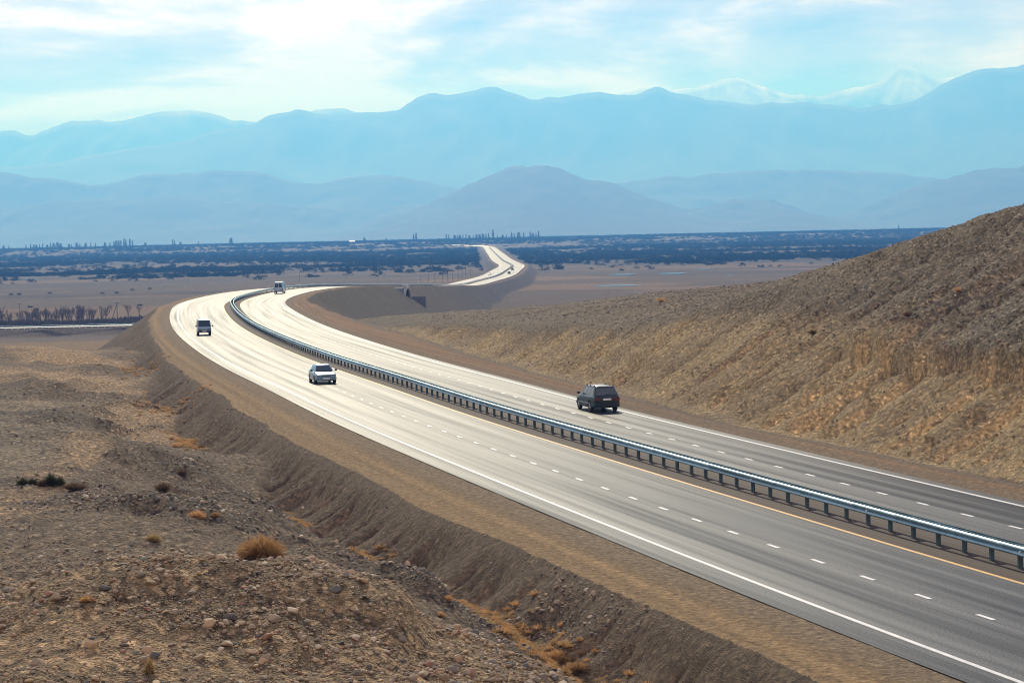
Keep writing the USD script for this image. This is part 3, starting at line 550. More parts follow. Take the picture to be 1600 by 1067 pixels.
def loft(rings):
    """Closed solid through rings of equal length."""
    n = len(rings[0]); V = np.vstack(rings); m = len(rings)
    i, j = np.meshgrid(np.arange(m-1), np.arange(n), indexing='ij'); j2 = (j+1) % n
    q = np.stack([i*n+j, i*n+j2, (i+1)*n+j2, (i+1)*n+j], -1).reshape(-1, 4)
    V = np.vstack([V, rings[0].mean(0), rings[-1].mean(0)]); a = np.arange(n); b = (a+1) % n
    f = np.vstack([q[:, [0, 1, 2]], q[:, [0, 2, 3]], np.c_[b, a, np.full(n, m*n)], np.c_[a+(m-1)*n, b+(m-1)*n, np.full(n, m*n+1)]])
    t = trimesh.Trimesh(V, f, process=False); t.fix_normals(); return t
def solid(t): return m3.Manifold(m3.Mesh(np.asarray(t.vertices, np.float32), np.asarray(t.faces, np.uint32)))
def sheet(quad, inset=(0.06, .06, .06, .06), out=.006, thick=.012):
    """A thin pane lying on a four-cornered face (corners anticlockwise seen from outside), inset left, right, bottom, top in parts of its size."""
    p00, p10, p11, p01 = [np.asarray(p, float) for p in quad]
    at = lambda u, v: (p00*(1-u)+p10*u)*(1-v)+(p01*(1-u)+p11*u)*v
    l, r, b, t = inset
    c = np.array([at(l, b), at(1-r, b), at(1-r, 1-t), at(l, 1-t)])
    n = np.cross(c[1]-c[0], c[3]-c[0]); n /= np.linalg.norm(n)
    V = np.vstack([c+n*out, c-n*thick]); f = [[0, 1, 2], [0, 2, 3], [4, 6, 5], [4, 7, 6]]+[x for k in range(4) for x in ([k, 4+k, 4+(k+1) % 4], [k, 4+(k+1) % 4, (k+1) % 4])]
    return trimesh.Trimesh(V, f, process=False)
def wheel_parts(root, x, y, r, w):
    ty = trimesh.creation.revolve(np.array([(r*.62, -w/2), (r*.93, -w/2), (r, -w*.32), (r, w*.32), (r*.93, w/2), (r*.62, w/2), (r*.62, -w/2)]), sections=20)
    ty.apply_transform(trimesh.transformations.rotation_matrix(math.pi/2, [1, 0, 0])); ty.apply_translation((x, y, r))
    sgn = 1 if y > 0 else -1
    wh = obj('wheel', ty, tyre_mat, root, smooth=35)
    rim = [bar((x, y-sgn*.02, r), (x, y+sgn*(w/2-.045), r), r*.62, n=20), bar((x, y, r), (x, y+sgn*(w/2-.01), r), r*.13, n=10)]
    for k in range(5):
        a = k*2*math.pi/5; rim.append(bar((x, y+sgn*(w/2-.03), r), (x+math.cos(a)*r*.6, y+sgn*(w/2-.03), r+math.sin(a)*r*.6), r*.10, r*.07, 6))
    obj('rim', cat_(rim), rim_mat, wh)
def make_vehicle(root, p):
    pm = paints[p['paint']]
    rings = [np.c_[np.full(16, x), rounded(hw, lo, hi, p.get('round', .13))] for x, hw, lo, hi in p['lower']]
    body = solid(loft(rings))
    for x in p['axles']:
        cyl = trimesh.creation.cylinder(p['r']*1.16, 4, sections=28); cyl.apply_transform(trimesh.transformations.rotation_matrix(math.pi/2, [1, 0, 0])); cyl.apply_translation((x, 0, p['r']))
        keep = box((x, 0, p['r']), (2, 2*(p['track']-.16), 3))
        body = body-(solid(cyl)-solid(keep))
    G = p['house']; zb, zr, bf, br, rf, rr, hb, hr = (G[k] for k in ('zb', 'zr', 'bf', 'br', 'rf', 'rr', 'hb', 'hr'))
    def plan(f, r, h, z, rad, crown=0.0):
        o = []
        for cx, cy, a0 in ((f-rad, h-rad, 0), (r+rad, h-rad, 90), (r+rad, -h+rad, 180), (f-rad, -h+rad, 270)):
            for a in np.radians(np.linspace(a0, a0+90, 5)): o.append((cx+rad*math.cos(a), cy+rad*math.sin(a), z))
        return np.array(o)
    top = plan(rf, rr, hr, zr, .10); lowp = plan(bf, br, hb, zb-.06, .06)
    crown = plan(rf-.16, rr+.14, hr-.16, zr+G.get('crown', .045), .10)
    house = solid(loft([lowp, top, crown]))
    obj('body', body+house, pm, root, smooth=32)
    zt = zr-.015
    C = lambda f, s_, z: (f, s_, z)
    fl, fr_ = C(bf, hb, zb), C(bf, -hb, zb); rl, r_r = C(br, hb, zb), C(br, -hb, zb)
    tfl, tfr, trl, trr = C(rf, hr, zt), C(rf, -hr, zt), C(rr, hr, zt), C(rr, -hr, zt)
    ins = G.get('ins', .07)
    obj('windscreen', sheet((fr_, fl, tfl, tfr), (ins, ins, .05, .07)), glass_mat, root)
    if G.get('rear', 1) == 1: obj('rear_window', sheet((rl, r_r, trr, trl), (ins, ins, .08, .12)), glass_mat, root)
    elif G.get('rear') == 2:
        obj('rear_window', sheet((rl, r_r, trr, trl), (.09, .53, .12, .22)), glass_mat, root); obj('rear_window', sheet((rl, r_r, trr, trl), (.53, .09, .12, .22)), glass_mat, root)
    for (a, b) in p['panes']:
        ql = (rl, fl, tfl, trl)
        obj('side_window', sheet((C(fl[0], hb, zb), C(rl[0], hb, zb), trl, tfl), (a, 1-b, .10, .13)), glass_mat, root)
        obj('side_window', sheet((r_r, fr_, tfr, trr), (1-b, a, .10, .13)), glass_mat, root)
    for x in p['axles']:
        for sgn in (-1, 1): wheel_parts(root, x, sgn*p['track'], p['r'], p.get('tw', .2))
    fx, rx = p['front'], p['back']
    for sgn in (-1, 1):
        m = cat_([trimesh.creation.icosphere(2, 1.0)]); m.apply_scale((.06, .11, .08)); m.apply_translation((bf-.25, sgn*(hb+.17), zb+.08)); obj('mirror', m, trim_mat, root, smooth=True)
        obj('headlight', box((fx[0], sgn*fx[1], fx[2]), fx[3]), clear_lens, root)
        obj('tail_light', box((rx[0], sgn*rx[1], rx[2]), rx[3]), red_lens, root)
    for nm, x, z, hw, h_ in p['bumpers']:
        m = loft([np.c_[np.full(16, x-.09), rounded(hw*.94, z-h_/2, z+h_/2, .05)], np.c_[np.full(16, x), rounded(hw, z-h_/2, z+h_/2, .05)], np.c_[np.full(16, x+.09), rounded(hw*.94, z-h_/2, z+h_/2, .05)]])
        obj(nm, m, p.get('bm') or pm, root, smooth=35)
    for x, z in p['plates']:
        pl = obj('number_plate', box((x, 0, z), (.02, .52, .115)), plate_mat, root)
    if 'grille' in p:
        x, z, hw, h_ = p['grille']; obj('grille', cat_([box((x, 0, z+q*h_), (.05, 2*hw, h_*.26)) for q in (-.36, 0, .36)]+[box((x-.015, 0, z), (.03, 2*hw, h_))]), trim_mat, root)
    if p.get('rails'):
        for sgn in (-1, 1):
            z = zr+.045
            obj('roof_rail', cat_([bar((rr+.15, sgn*(hr-.02), z+.035), (rf-.2, sgn*(hr-.02), z+.035), .016)]+[box((xx, sgn*(hr-.02), z-.005), (.10, .045, .075)) for xx in (rr+.2, (rr+rf)/2, rf-.25)]), trim_mat, root)
        obj('wiper', bar((br-.01, .05, zb+.12), (br+.02, -.34, zb+.2), .013), trim_mat, root)
        obj('light_band', box((rx[0]-.005, 0, rx[2]+.015), (.03, 2*rx[1]-.3, .09)), red_lens, root)
        for sgn in (-1, 1): obj('side_strip', box((-.05, sgn*.868, .52), (2.3, .02, .05)), rim_mat, root)
WAGON = dict(paint='teal', lower=[(-2.27, .70, .42, .80), (-2.22, .80, .30, .99), (-2.0, .85, .26, 1.03), (-1, .865, .23, 1.01), (0, .87, .23, .99), (.9, .87, .23, .98), (1.1, .86, .23, .96), (1.9, .82, .22, .82), (2.12, .76, .3, .74), (2.22, .66, .40, .64)],
    house=dict(zb=1.0, zr=1.54, bf=1.12, br=-2.15, rf=.40, rr=-1.78, hb=.80, hr=.62), panes=[(.17, .40), (.43, .66), (.69, .90)], axles=(1.35, -1.28), r=.34, track=.765,
    front=(2.12, .58, .66, (.16, .34, .13)), back=(-2.25, .66, .80, (.09, .30, .14)), bumpers=[('front_bumper', 2.13, .42, .80, .20), ('rear_bumper', -2.24, .45, .82, .24)], plates=[(-2.285, .80)], grille=(2.20, .62, .34, .12), rails=True)
SEDAN = dict(paint='silver', lower=[(-2.12, .68, .42, .82), (-2.05, .78, .3, .93), (-1.6, .83, .22, .95), (-.8, .84, .2, .93), (.2, .845, .2, .91), (.85, .84, .2, .90), (1.1, .83, .2, .88), (1.75, .80, .22, .80), (2.02, .75, .26, .70), (2.12, .66, .36, .58)],
    house=dict(zb=.92, zr=1.37, bf=1.02, br=-1.68, rf=.30, rr=-1.02, hb=.77, hr=.58), panes=[(.19, .46), (.50, .76)], axles=(1.28, -1.22), r=.295, track=.735,
    front=(2.03, .56, .645, (.14, .32, .13)), back=(-2.08, .6, .78, (.08, .28, .14)), bumpers=[('front_bumper', 2.05, .42, .79, .22), ('rear_bumper', -2.08, .44, .79, .22)], plates=[(2.15, .42), (-2.12, .7)], grille=(2.085, .64, .36, .10))
MINI = dict(paint='bluewhite', round=.09, lower=[(-1.85, .76, .42, 1.0), (-1.8, .80, .36, 1.02), (0, .81, .34, 1.03), (1.2, .81, .34, 1.03), (1.62, .80, .36, 1.02), (1.74, .76, .44, .92), (1.78, .70, .5, .8)],
    house=dict(zb=1.03, zr=1.82, bf=1.66, br=-1.82, rf=1.22, rr=-1.80, hb=.80, hr=.70, ins=.06, rear=1), panes=[(.05, .25), (.30, .60), (.64, .95)], axles=(1.12, -1.15), r=.285, track=.69,
    front=(1.74, .56, .72, (.08, .26, .16)), back=(-1.84, .7, .8, (.06, .14, .3)), bumpers=[('front_bumper', 1.74, .46, .80, .22), ('rear_bumper', -1.82, .45, .8, .18)], plates=[(1.845, .50)], grille=(1.77, .60, .40, .07), bm=trim_mat)
VAN = dict(paint='white', round=.1, lower=[(-2.6, .92, .42, 1.15), (-2.56, .965, .36, 1.17), (0, .975, .32, 1.18), (1.5, .97, .32, 1.18), (2.2, .94, .34, 1.10), (2.55, .86, .40, .92), (2.62, .76, .46, .8)],
    house=dict(zb=1.18, zr=2.38, bf=1.95, br=-2.575, rf=1.15, rr=-2.50, hb=.955, hr=.79, rear=2, crown=.12), panes=[(.10, .28), (.32, .62), (.66, .94)], axles=(1.5, -1.55), r=.34, track=.85,
    front=(2.52, .7, .82, (.12, .28, .2)), back=(-2.59, .90, .95, (.06, .10, .36)), bumpers=[('front_bumper', 2.55, .5, .93, .25), ('rear_bumper', -2.60, .46, .94, .18)], plates=[(-2.62, .72)], bm=trim_mat)
def on_road(name, spec, label, cat, y, d, away=True, shift=0.0, group=None):
    s = s_at_y(y); p = at_road(s, d, .004)[0]; t = math.atan2(*np.array([np.interp(s, S, TAN[:, 1]), np.interp(s, S, TAN[:, 0])]))
    gz = (ZR(p[1]+2)-ZR(p[1]-2))/4
    cls = proto(name+'_'+spec['paint'], lambda r: make_vehicle(r, spec))
    return copy(cls, name, label, cat, p, math.degrees(t)+(0 if away else 180)+shift, group)
on_road('parked_car'[7:] if False else 'estate_car', WAGON, 'dark teal estate car with roof rails driving away in the outer lane', 'car', 142.2, 6.85)
on_road('sedan_car', SEDAN, 'silver sedan coming towards the camera beside the yellow line', 'car', 178.6, -5.1, False)
on_road('mini_van', MINI, 'small pale blue cab-over van coming round the bend in the outer lane', 'van', 275.0, -7.1, False)
on_road('passenger_van', VAN, 'tall white van with two rear windows driving away round the bend', 'van', 480.0, 4.1)
on_road('sedan_car', dict(SEDAN, paint='farwhite'), 'tiny white car approaching on the far straight, left of the median rail', 'car', 1330, -5.5, False)
on_road('estate_car', dict(WAGON, paint='fardark'), 'tiny dark car on the far straight, the nearer of the two driving away', 'car', 1352, 5.0)
on_road('estate_car', dict(WAGON, paint='fardark'), 'tiny dark car on the far straight, the farther of the two driving away', 'car', 1500, 3.9)
lorry_paint = simple('lorry_blue', (.05, .09, .12), .6)
lz = float(land([58], [3768], False)[0])+.5
lorry = thing('lorry', 'long dark lorry standing at the end of the pale side road far right', 'lorry', (58, 3768, lz), 0)
obj('cargo_box', box((-1, 0, 2.3), (9, 2.5, 2.9)), lorry_paint, lorry); obj('cab', loft([np.c_[np.full(16, x), rounded(1.2, .6, h, .2)] for x, h in ((3.9, 2.9), (5.2, 2.9), (5.9, 1.8))]), lorry_paint, lorry)
for x in (4.9, -2, -3.4):
    for sg in (-1, 1): wheel_parts(lorry, x, sg*1.1, .5, .3)

# ------------------------------------------------------------------ underpass through the embankment
conc = simple('concrete', (.26, .26, .25), .85, noise=.2, nscale=1.5)
dark_conc = simple('old_concrete', (.10, .105, .11), .9, noise=.2, nscale=1.5)
su = s_at_y(632); pu = at_road(su, 13.6)[0]; hu = heading(su)
zu = float(ZR(632))-5.1
up = thing('underpass_portal', 'dark arched concrete underpass portal set into the grey embankment below the highway', 'underpass', (pu[0], pu[1], zu), hu-14)
def arch(r, h, x0, x1, n=18):
    t = np.linspace(0, math.pi, n); prof = np.vstack([[(r, -3.0)], np.c_[np.cos(t)*r, (h-r*1.15)+np.sin(t)*r*1.15], [(-r, -3.0)]])
    return prof
def shell(ro, ho, ri, hi, x0, x1):
    a, b = arch(ro, ho, 0, 1), arch(ri, hi, 0, 1); n = len(a); V = []
    for x in (x0, x1):
        V += [np.c_[np.full(n, x), a], np.c_[np.full(n, x), b]]
    V = np.vstack(V); f = []
    for k in range(n-1):
        f += [[k, k+1, 2*n+k+1, 2*n+k], [n+k, 3*n+k, 3*n+k+1, n+k+1], [2*n+k, 2*n+k+1, 3*n+k+1, 3*n+k], [k, n+k, n+k+1, k+1]]
    return V, np.array(f)
obj('barrel', shell(2.35, 4.55, 2.05, 4.2, -11.0, 2.6), dark_conc, up, smooth=40)
obj('rim', shell(2.62, 4.85, 2.02, 4.17, 2.6, 3.15), conc, up, smooth=40)
obj('wing_wall', cat_([box((5.0, 3.0, .3), (4.2, .35, 3.2))]), dark_conc, up)
obj('wing_wall', cat_([box((4.4, -2.9, -.9), (2.4, .35, 2.0))]), dark_conc, up)
obj('headwall', box((2.3, 0, 4.95), (.5, 5.0, .45)), conc, up)

# ------------------------------------------------------------------ plants
def plant_mat(name, c1, c2, trans=.25):
    return usdkit.material(stage, '/World/Looks/'+name, {'o': ('object_info', {}), 't': ('texture_coordinate', {}), 'n': ('noise_texture', {'scale': 5.0, 'detail': 3.0}), 'r': ('rgb_ramp', {'ramp': [(.3, c1), (.7, c2)]}), 'h': ('hsv', {}), 'v': ('map_range', {'from_min': 0., 'from_max': 1., 'to_min': .75, 'to_max': 1.25}),
        'd': ('diffuse_bsdf', {}), 'l': ('translucent_bsdf', {}), 'x': ('mix_closure', {'fac': trans})},
        [('t.object', 'n.vector'), ('n.fac', 'r.fac'), ('r.color', 'h.color'), ('o.random', 'v.value'), ('v.result', 'h.value'), ('h.color', 'd.color'), ('h.color', 'l.color'), ('d.BSDF', 'x.closure1'), ('l.BSDF', 'x.closure2')], surface='x.closure')
dry = plant_mat('dry_twigs', (.42, .25, .11), (.62, .40, .19), .4); straw = plant_mat('straw', (.34, .24, .11), (.5, .37, .19), .35); sage = plant_mat('sage_green', (.045, .055, .028), (.085, .09, .05)); brown = plant_mat('brown_twigs', (.13, .085, .05), (.22, .15, .09))
bark = simple('bark', (.06, .05, .042), .9, noise=.3, nscale=2.0); twig_mat = simple('bare_twigs', (.085, .068, .058), .9)
bush_dark = plant_mat('plain_shrub', (.022, .032, .030), (.045, .052, .044), .2)
crown_far = plant_mat('far_crown', (.035, .034, .028), (.06, .055, .045), .15)
def blades(n, R, H, seed, width=.012, up=.35, spread=1.0):
    """A dry bush: many thin curved blades springing from a small foot."""
    g = np.random.default_rng(seed); az = g.random(n)*2*np.pi; el = np.arcsin(np.clip(g.random(n)**.8+up*.1, 0, 1)); ln = .55+.45*g.random(n)
    dirs = np.c_[np.cos(az)*np.cos(el)*spread, np.sin(az)*np.cos(el)*spread, np.sin(el)]*ln[:, None]
    tip = dirs*[R, R, H]; root = np.c_[np.cos(az), np.sin(az), np.zeros(n)]*(g.random(n)*.22*R)[:, None]
    mid = root*.5+tip*.55+np.c_[np.zeros((n, 2)), np.full(n, .10*H)]+g.normal(0, .05*R, (n, 3))
    sd = np.c_[-np.sin(az), np.cos(az), g.normal(0, .5, n)]*width
    V = np.stack([root-sd, root+sd, mid-sd*.8, mid+sd*.8, tip], 1).reshape(-1, 3); k = np.arange(n)*5
    return V, np.vstack([np.c_[k, k+1, k+3], np.c_[k, k+3, k+2], np.c_[k+2, k+3, k+4]])
def gz(x, y): return float(land([x], [y])[0])
def bush(name, label, cat, x, y, R, H, mat, n, seed, parts=1, group=None):
    t = thing(name, label, cat, (x, y, gz(x, y)-.02), group=group)
    for k in range(parts):
        g = np.random.default_rng(seed+k); ox, oy = (0, 0) if k == 0 else (g.normal(0, R*.55), g.normal(0, R*.35))
        v, f = blades(n//parts, R if parts == 1 else R*.7, H*(1 if k == 0 else .8), seed+k, width=.012*max(R, .5)); obj('twigs', (v+[ox, oy, 0], f), mat, t)
    return t

V_ = 'in the dry ditch'
t = thing('shrub', 'low dark green shrub of several tufts on the sandy flat at the left edge', 'shrub', (-18.9, 91, gz(-18.9, 91)-.03))
for k, (ox, oy, R, H) in enumerate(((-.62, 0, .40, .40), (-.25, .1, .36, .34), (.18, -.1, .34, .30), (.48, .1, .48, .52), (.85, 0, .36, .40))):
    v, f = blades(700, R, H, 30+k, width=.010); obj('twigs', (v+[ox, oy, 0], f), (sage, sage, brown, sage, sage)[k], t)
bush('shrub', 'straw-coloured flattened bush just right of the dark green shrub', 'shrub', -16.95, 88.3, .75, .28, brown, 700, 5)
bush('shrub', 'large rounded orange dry bush on the crest of the gravel bank', 'shrub', -4.85, 43.5, .64, .50, dry, 2600, 7)
bush('shrub', 'small orange dry bush on the pale sandy patch higher up the bank', 'shrub', -10.3, 74.1, .45, .34, dry, 1200, 8)
bush('shrub', 'little tan tuft touching the right side of the small orange bush', 'shrub', -9.75, 74.4, .26, .2, dry, 500, 9)
bush('shrub', 'yellow-green withered weed at the bottom edge of the cobble mound', 'shrub', -6.06, 37.5, .16, .36, straw, 260, 10)
bush('shrub', 'dull orange tuft at the left foot of the cobble mound', 'shrub', -7.53, 40.0, .2, .13, dry, 400, 11)
bush('shrub', 'second dull orange tuft right of the first at the foot of the mound', 'shrub', -7.05, 40.4, .26, .15, brown, 400, 12)
bush('shrub', 'faded brown bush on dark gravel above the cobble mound', 'shrub', -9.84, 62.2, .34, .3, straw, 400, 13)
bush('shrub', 'brown clump beside the dark rock pile half way up the bank', 'shrub', -14.8, 96.5, .62, .40, brown, 700, 14)
bush('shrub', 'rusty brown bush near the foot of the bank where the ditch narrows', 'shrub', -16.5, 113.8, .5, .4, brown, 600, 15)
bush('shrub', 'orange-brown bush lowest in the ditch near the bottom of the picture', 'shrub', 1.09, 68.6, .45, .42, dry, 1000, 16)
bush('shrub', 'wide orange bush beside the lowest ditch bush, cut by the frame', 'shrub', 1.75, 66.9, .62, .34, dry, 1000, 17)
bush('shrub', 'single orange tuft on the slope between mound and ditch', 'shrub', -2.24, 67.0, .2, .2, dry, 300, 18)
bush('shrub', 'tan tuft in the ditch where it leaves the mound', 'shrub', -2.1, 68.9, .28, .22, dry, 400, 19)
bush('shrub', 'dark brown bush in the far end of the ditch', 'shrub', -39, 217, .9, .5, brown, 400, 20)
bush('shrub', 'brown bush on the upper right hill slope, left of a pair', 'shrub', 21.85, 127, .50, .34, brown, 400, 21)
bush('shrub', 'orange-brown bush on the right hill slope nearest the frame edge', 'shrub', 25.0, 121.6, .5, .4, dry, 500, 22)
bush('shrub', 'ginger bush alone high on the right hill', 'shrub', 24.6, 126.7, .42, .34, dry, 400, 23)
bush('shrub', 'grey-brown bush in the middle of the right hill', 'shrub', 18.5, 141.5, .55, .36, brown, 400, 24)
bush('shrub', 'small red-brown bush on the flat beyond the right hill', 'shrub', 13.3, 204, .7, .5, dry, 300, 25)

def instancer(name, pos, rot, scl, idx, protos, label=None, cat=None, parent=None):
    pi = UsdGeom.PointInstancer.Define(stage, numbered(path_of(parent), name)); base = str(pi.GetPath())
    UsdGeom.Scope.Define(stage, base+'/prototypes')
    rel = pi.CreatePrototypesRel()
    for k, (mesh, mat, smooth) in enumerate(protos):
        m = usdkit.mesh(stage, f'{base}/prototypes/{name}_kind_{k:03d}', mesh, mat, smooth=smooth); rel.AddTarget(m.GetPath())
    pi.CreatePositionsAttr(Vt.Vec3fArray.FromNumpy(np.asarray(pos, np.float32)))
    pi.CreateScalesAttr(Vt.Vec3fArray.FromNumpy(np.asarray(scl, np.float32)))
    pi.CreateProtoIndicesAttr(Vt.IntArray.FromNumpy(np.asarray(idx, np.int32)))
    q = np.asarray(rot, np.float32)      # w x y z
    pi.CreateOrientationsAttr(Vt.QuathArray([Gf.Quath(*map(float, r)) for r in q]))
    return tag(pi.GetPrim(), label, cat, kind='stuff')
def spin(n, g, tilt=.0):
    a = g.random(n)*2*np.pi; t = g.normal(0, tilt, (n, 2)) if tilt else np.zeros((n, 2))
    q = np.c_[np.cos(a/2), t[:, 0], t[:, 1], np.sin(a/2)]; return q/np.linalg.norm(q, axis=1)[:, None]

# dead grass along the bottom of the ditch
g = np.random.default_rng(31)
_ys = np.linspace(s_at_y(42), s_at_y(275), 90); _ds = np.linspace(-25, -13.5, 60)
_q = at_road(np.repeat(_ys, 60), np.tile(_ds, 90)); _zz = land(_q[:, 0], _q[:, 1], False).reshape(90, 60)
_zz = gaussian_filter(_zz, (2, 0)); _b = _ds[np.argmin(_zz, 1)]; DITCH = at_road(_ys, gaussian_filter(_b, 1.5))[:, :2]
td = np.r_[0, np.cumsum(np.linalg.norm(np.diff(DITCH, axis=0), axis=1))]
u = g.random(9000)*td[-1]; px = np.interp(u, td, DITCH[:, 0])+g.normal(0, .5, 9000); py = np.interp(u, td, DITCH[:, 1])+g.normal(0, .5, 9000)
keep = (py < 150)*1.0*fbm(np.stack([u/9, np.zeros_like(u), np.zeros_like(u)], -1), 3, 77)+.25*fbm(np.stack([px, py, px*0], -1)/1.5, 2, 5) > .075
P2 = [(*at_road(s_at_y(178), float(np.interp(s_at_y(178), _ys, _b))+.2)[0][:2], 1.7, 4.0), (*at_road(s_at_y(222), float(np.interp(s_at_y(222), _ys, _b)))[0][:2], 1.1, 7)]
ex = np.vstack([np.c_[g.normal(a, c*.8, 150), g.normal(b, d_*.7, 150)] for a, b, c, d_ in P2])
px, py = np.r_[px[keep], ex[:, 0]], np.r_[py[keep], ex[:, 1]]; n = len(px)
sc = (.12+.22*g.random(n)**1.5)[:, None]*np.array([1.3, 1.3, .8])
instancer('dry_grass', np.c_[px, py, land(px, py)-.01], spin(n, g), sc, g.integers(0, 3, n), [((v, f), m, False) for (v, f), m in ((blades(70, 1, 1, 41, .03), dry), (blades(70, 1, .8, 42, .03), straw), (blades(60, 1, .9, 43, .03), dry))],
    'dry orange grass scattered along the bottom of the ditch left of the road', 'grass')

# ------------------------------------------------------------------ stones
stone_cols = [(.150, .122, .095), (.098, .088, .080), (.21, .160, .108), (.050, .050, .052), (.15, .092, .070), (.27, .24, .20), (.125, .104, .070), (.085, .098, .090)]
stone_mats = [simple('stone_'+nm, tuple(np.array(c)*[1.55, 1.42, 1.16]), .8, spec=.3, noise=.22, nscale=9.0) for nm, c in zip(('grey_brown', 'slate', 'tan', 'dark', 'red_brown', 'pale', 'olive', 'green_grey'), stone_cols)]
def stone_mesh(seed, sub=1, rough=.30, flat=.62):
    g = np.random.default_rng(seed); m = trimesh.creation.icosphere(sub, 1.0); v = np.asarray(m.vertices)
    v = v*(1+rough*2*fbm(v*1.1+seed*3.7, 3, seed)[:, None]); 
    if rough > .35:
        for k in range(5):
            nn = g.normal(size=3); nn /= np.linalg.norm(nn); dd = v@nn; lim = .55+.2*g.random(); v = v-np.maximum(dd-lim, 0)[:, None]*nn
    return trimesh.Trimesh(v*[1, .62+.3*g.random(), flat*(.75+.4*g.random())], m.faces, process=False)
round_p = [(stone_mesh(100+k, 1, .42), stone_mats[k % 8], 40) for k in range(8)]
sharp_p = [(stone_mesh(200+k, 1, .5), stone_mats[(0, 1, 3, 0, 1, 2, 5, 3)[k]], 25) for k in range(8)]
def weights(p): return np.cumsum(np.array(p)/np.sum(p))
def pick(n, g, p): return np.minimum(np.searchsorted(weights(p), g.random(n)), len(p)-1)
WMIX = [34, 18, 18, 8, 9, 4, 8, 2]
def sizes(n, g, med, sig, hi): return np.minimum(med*np.exp(g.normal(0, sig, n)), hi)
def sector(n, g, r0, r1, a0, a1, p=1.0):
    a = np.radians(a0+(a1-a0)*g.random(n)); r = (r0**p+(r1**p-r0**p)*g.random(n))**(1/p)
    return r*np.sin(a), r*np.cos(a)
g = np.random.default_rng(41)
allp = []
# the cobble mound in the foreground
x, y = sector(80000, g, 34, 60, -13.4, 6, 1.6); z, mk = land(x, y, True, True)
mound = np.hypot((x+4.5)/7.5, (y-41.5)/6.5)
dens = np.where(mound < 1.1, .45+1.5*np.clip(n2(x, y, 1.6, 3, 401)+.15, 0, .4)/.4, .35)*(1-.75*(np.hypot((x+7.5)/3.0, (y-38.2)/1.5) < 1))*(1-.75*(mk['fill'] > .5))*mk['onside']
k = g.random(len(x))*1.5 < dens; x, y, z = x[k], y[k], z[k]
sz = sizes(len(x), g, .024, .58, .125)
order = np.argsort(-(sz/np.hypot(x, y))); big, rest = order[:300], order[300:]
for q in big:
    m = stone_mesh(1000+int(q) % 997, 2, .38, .66); a = g.random()*6.28
    m.apply_transform(trimesh.transformations.euler_matrix(g.normal(0, .25), g.normal(0, .25), a)); m.apply_scale(sz[q]); m.apply_translation((x[q], y[q], z[q]+sz[q]*.22))
    obj('stone', m, stone_mats[int(pick(1, g, [30, 16, 20, 9, 10, 6, 8, 3])[0])], ground, smooth=True)
x, y, z, sz = x[rest], y[rest], z[rest], sz[rest]
instancer('cobbles', np.c_[x, y, z+sz*.18], spin(len(x), g, .12), np.repeat(sz[:, None], 3, 1), pick(len(x), g, WMIX), round_p, 'small mixed cobbles covering the mound in the foreground', 'cobbles')
# gravel of the left bank and flats
x, y = sector(190000, g, 50, 200, -14, 5, 1.0); z, mk = land(x, y, True, True)
flat = sstep(-x-.12*y, 7.2, 10.2)*sstep(y, 74, 84)
pile = np.clip(n2(x, y, 5.5, 4, 402)*4+.12, 0, 1)
dens = np.where(mk['d'] < 0, .20+1.0*pile, 0)*(1-.82*flat)*mk['onside']*(1-.3*(mk['fill'] > .5))*(1-sstep(y, 150, 190)*.5)
k = g.random(len(x)) < dens; x, y, z = x[k], y[k], z[k]; pile = pile[k]
sz = sizes(len(x), g, .030, .5, .12)*(.75+.75*pile)*(1+.3*sstep(y, 90, 170))
instancer('bank_gravel', np.c_[x, y, z+sz*.15], spin(len(x), g, .2), np.repeat(sz[:, None], 3, 1), pick(len(x), g, [20, 20, 13, 9, 18, 9, 5, 8]), sharp_p, 'angular grey gravel strewn over the bank left of the ditch', 'gravel')
# stones on the cut hill to the right
x, y = sector(230000, g, 92, 330, -2, 14, .8); z, mk = land(x, y, True, True)
h = z-mk['zr']; up_ = sstep(h+n2(x, y, 9, 3, 403)*4, 2.2, 5.0)
dens = (mk['d'] > 0)*mk['onside']*(mk['out'] > .2)*(.16+.84*up_)*(.35+1.3*np.clip(n2(x, y, 7, 4, 404)+.25, 0, .5))
k = g.random(len(x)) < dens; x, y, z = x[k], y[k], z[k]
sz = sizes(len(x), g, .042, .42, .13)*(1+.4*sstep(y, 150, 280))
instancer('hill_gravel', np.c_[x, y, z+sz*.12], spin(len(x), g, .25), np.repeat(sz[:, None], 3, 1), pick(len(x), g, [24, 22, 16, 5, 18, 7, 7, 5]), sharp_p, 'grey stones and rubble covering the hill right of the road', 'gravel')

# ------------------------------------------------------------------ the plain: shrubs, trees, poles, cattle, buildings
g = np.random.default_rng(51)
def clump(seed, n=34, h=1.0):
    q = np.random.default_rng(seed); V, Fc = [], []
    for k in range(n):
        a = q.random()*6.28; r = q.random()**.6*.8; c = np.array([math.cos(a)*r, math.sin(a)*r, h*(.12+.75*q.random()*(1-r*r*.6))]); u = q.normal(size=(3, 3)); u /= np.linalg.norm(u, axis=1)[:, None]
        V.append(c+u*.28); Fc.append([3*k, 3*k+1, 3*k+2])
    return np.vstack(V), np.array(Fc)
n = 70000
y = 1600*(7.0/1.6)**(g.random(n)**.85); y = np.where(y > 6400, 6400, y); x = (g.random(n)*2-1)*(.262*y+40)
band = n2(x, y, 120, 4, 501, sy=460)+.6*n2(x, y, 40, 3, 502, sy=130)
lim = np.where(x < 40, 1720+.1*(-x), 1900)
thick = sstep(y+band*700, lim, lim+260)
strip = n2(x, y, 300, 3, 503, sy=130); mask = thick*sstep(band, -.2, -.02)*(1-.9*sstep(strip, .07, .15))*.9+.02
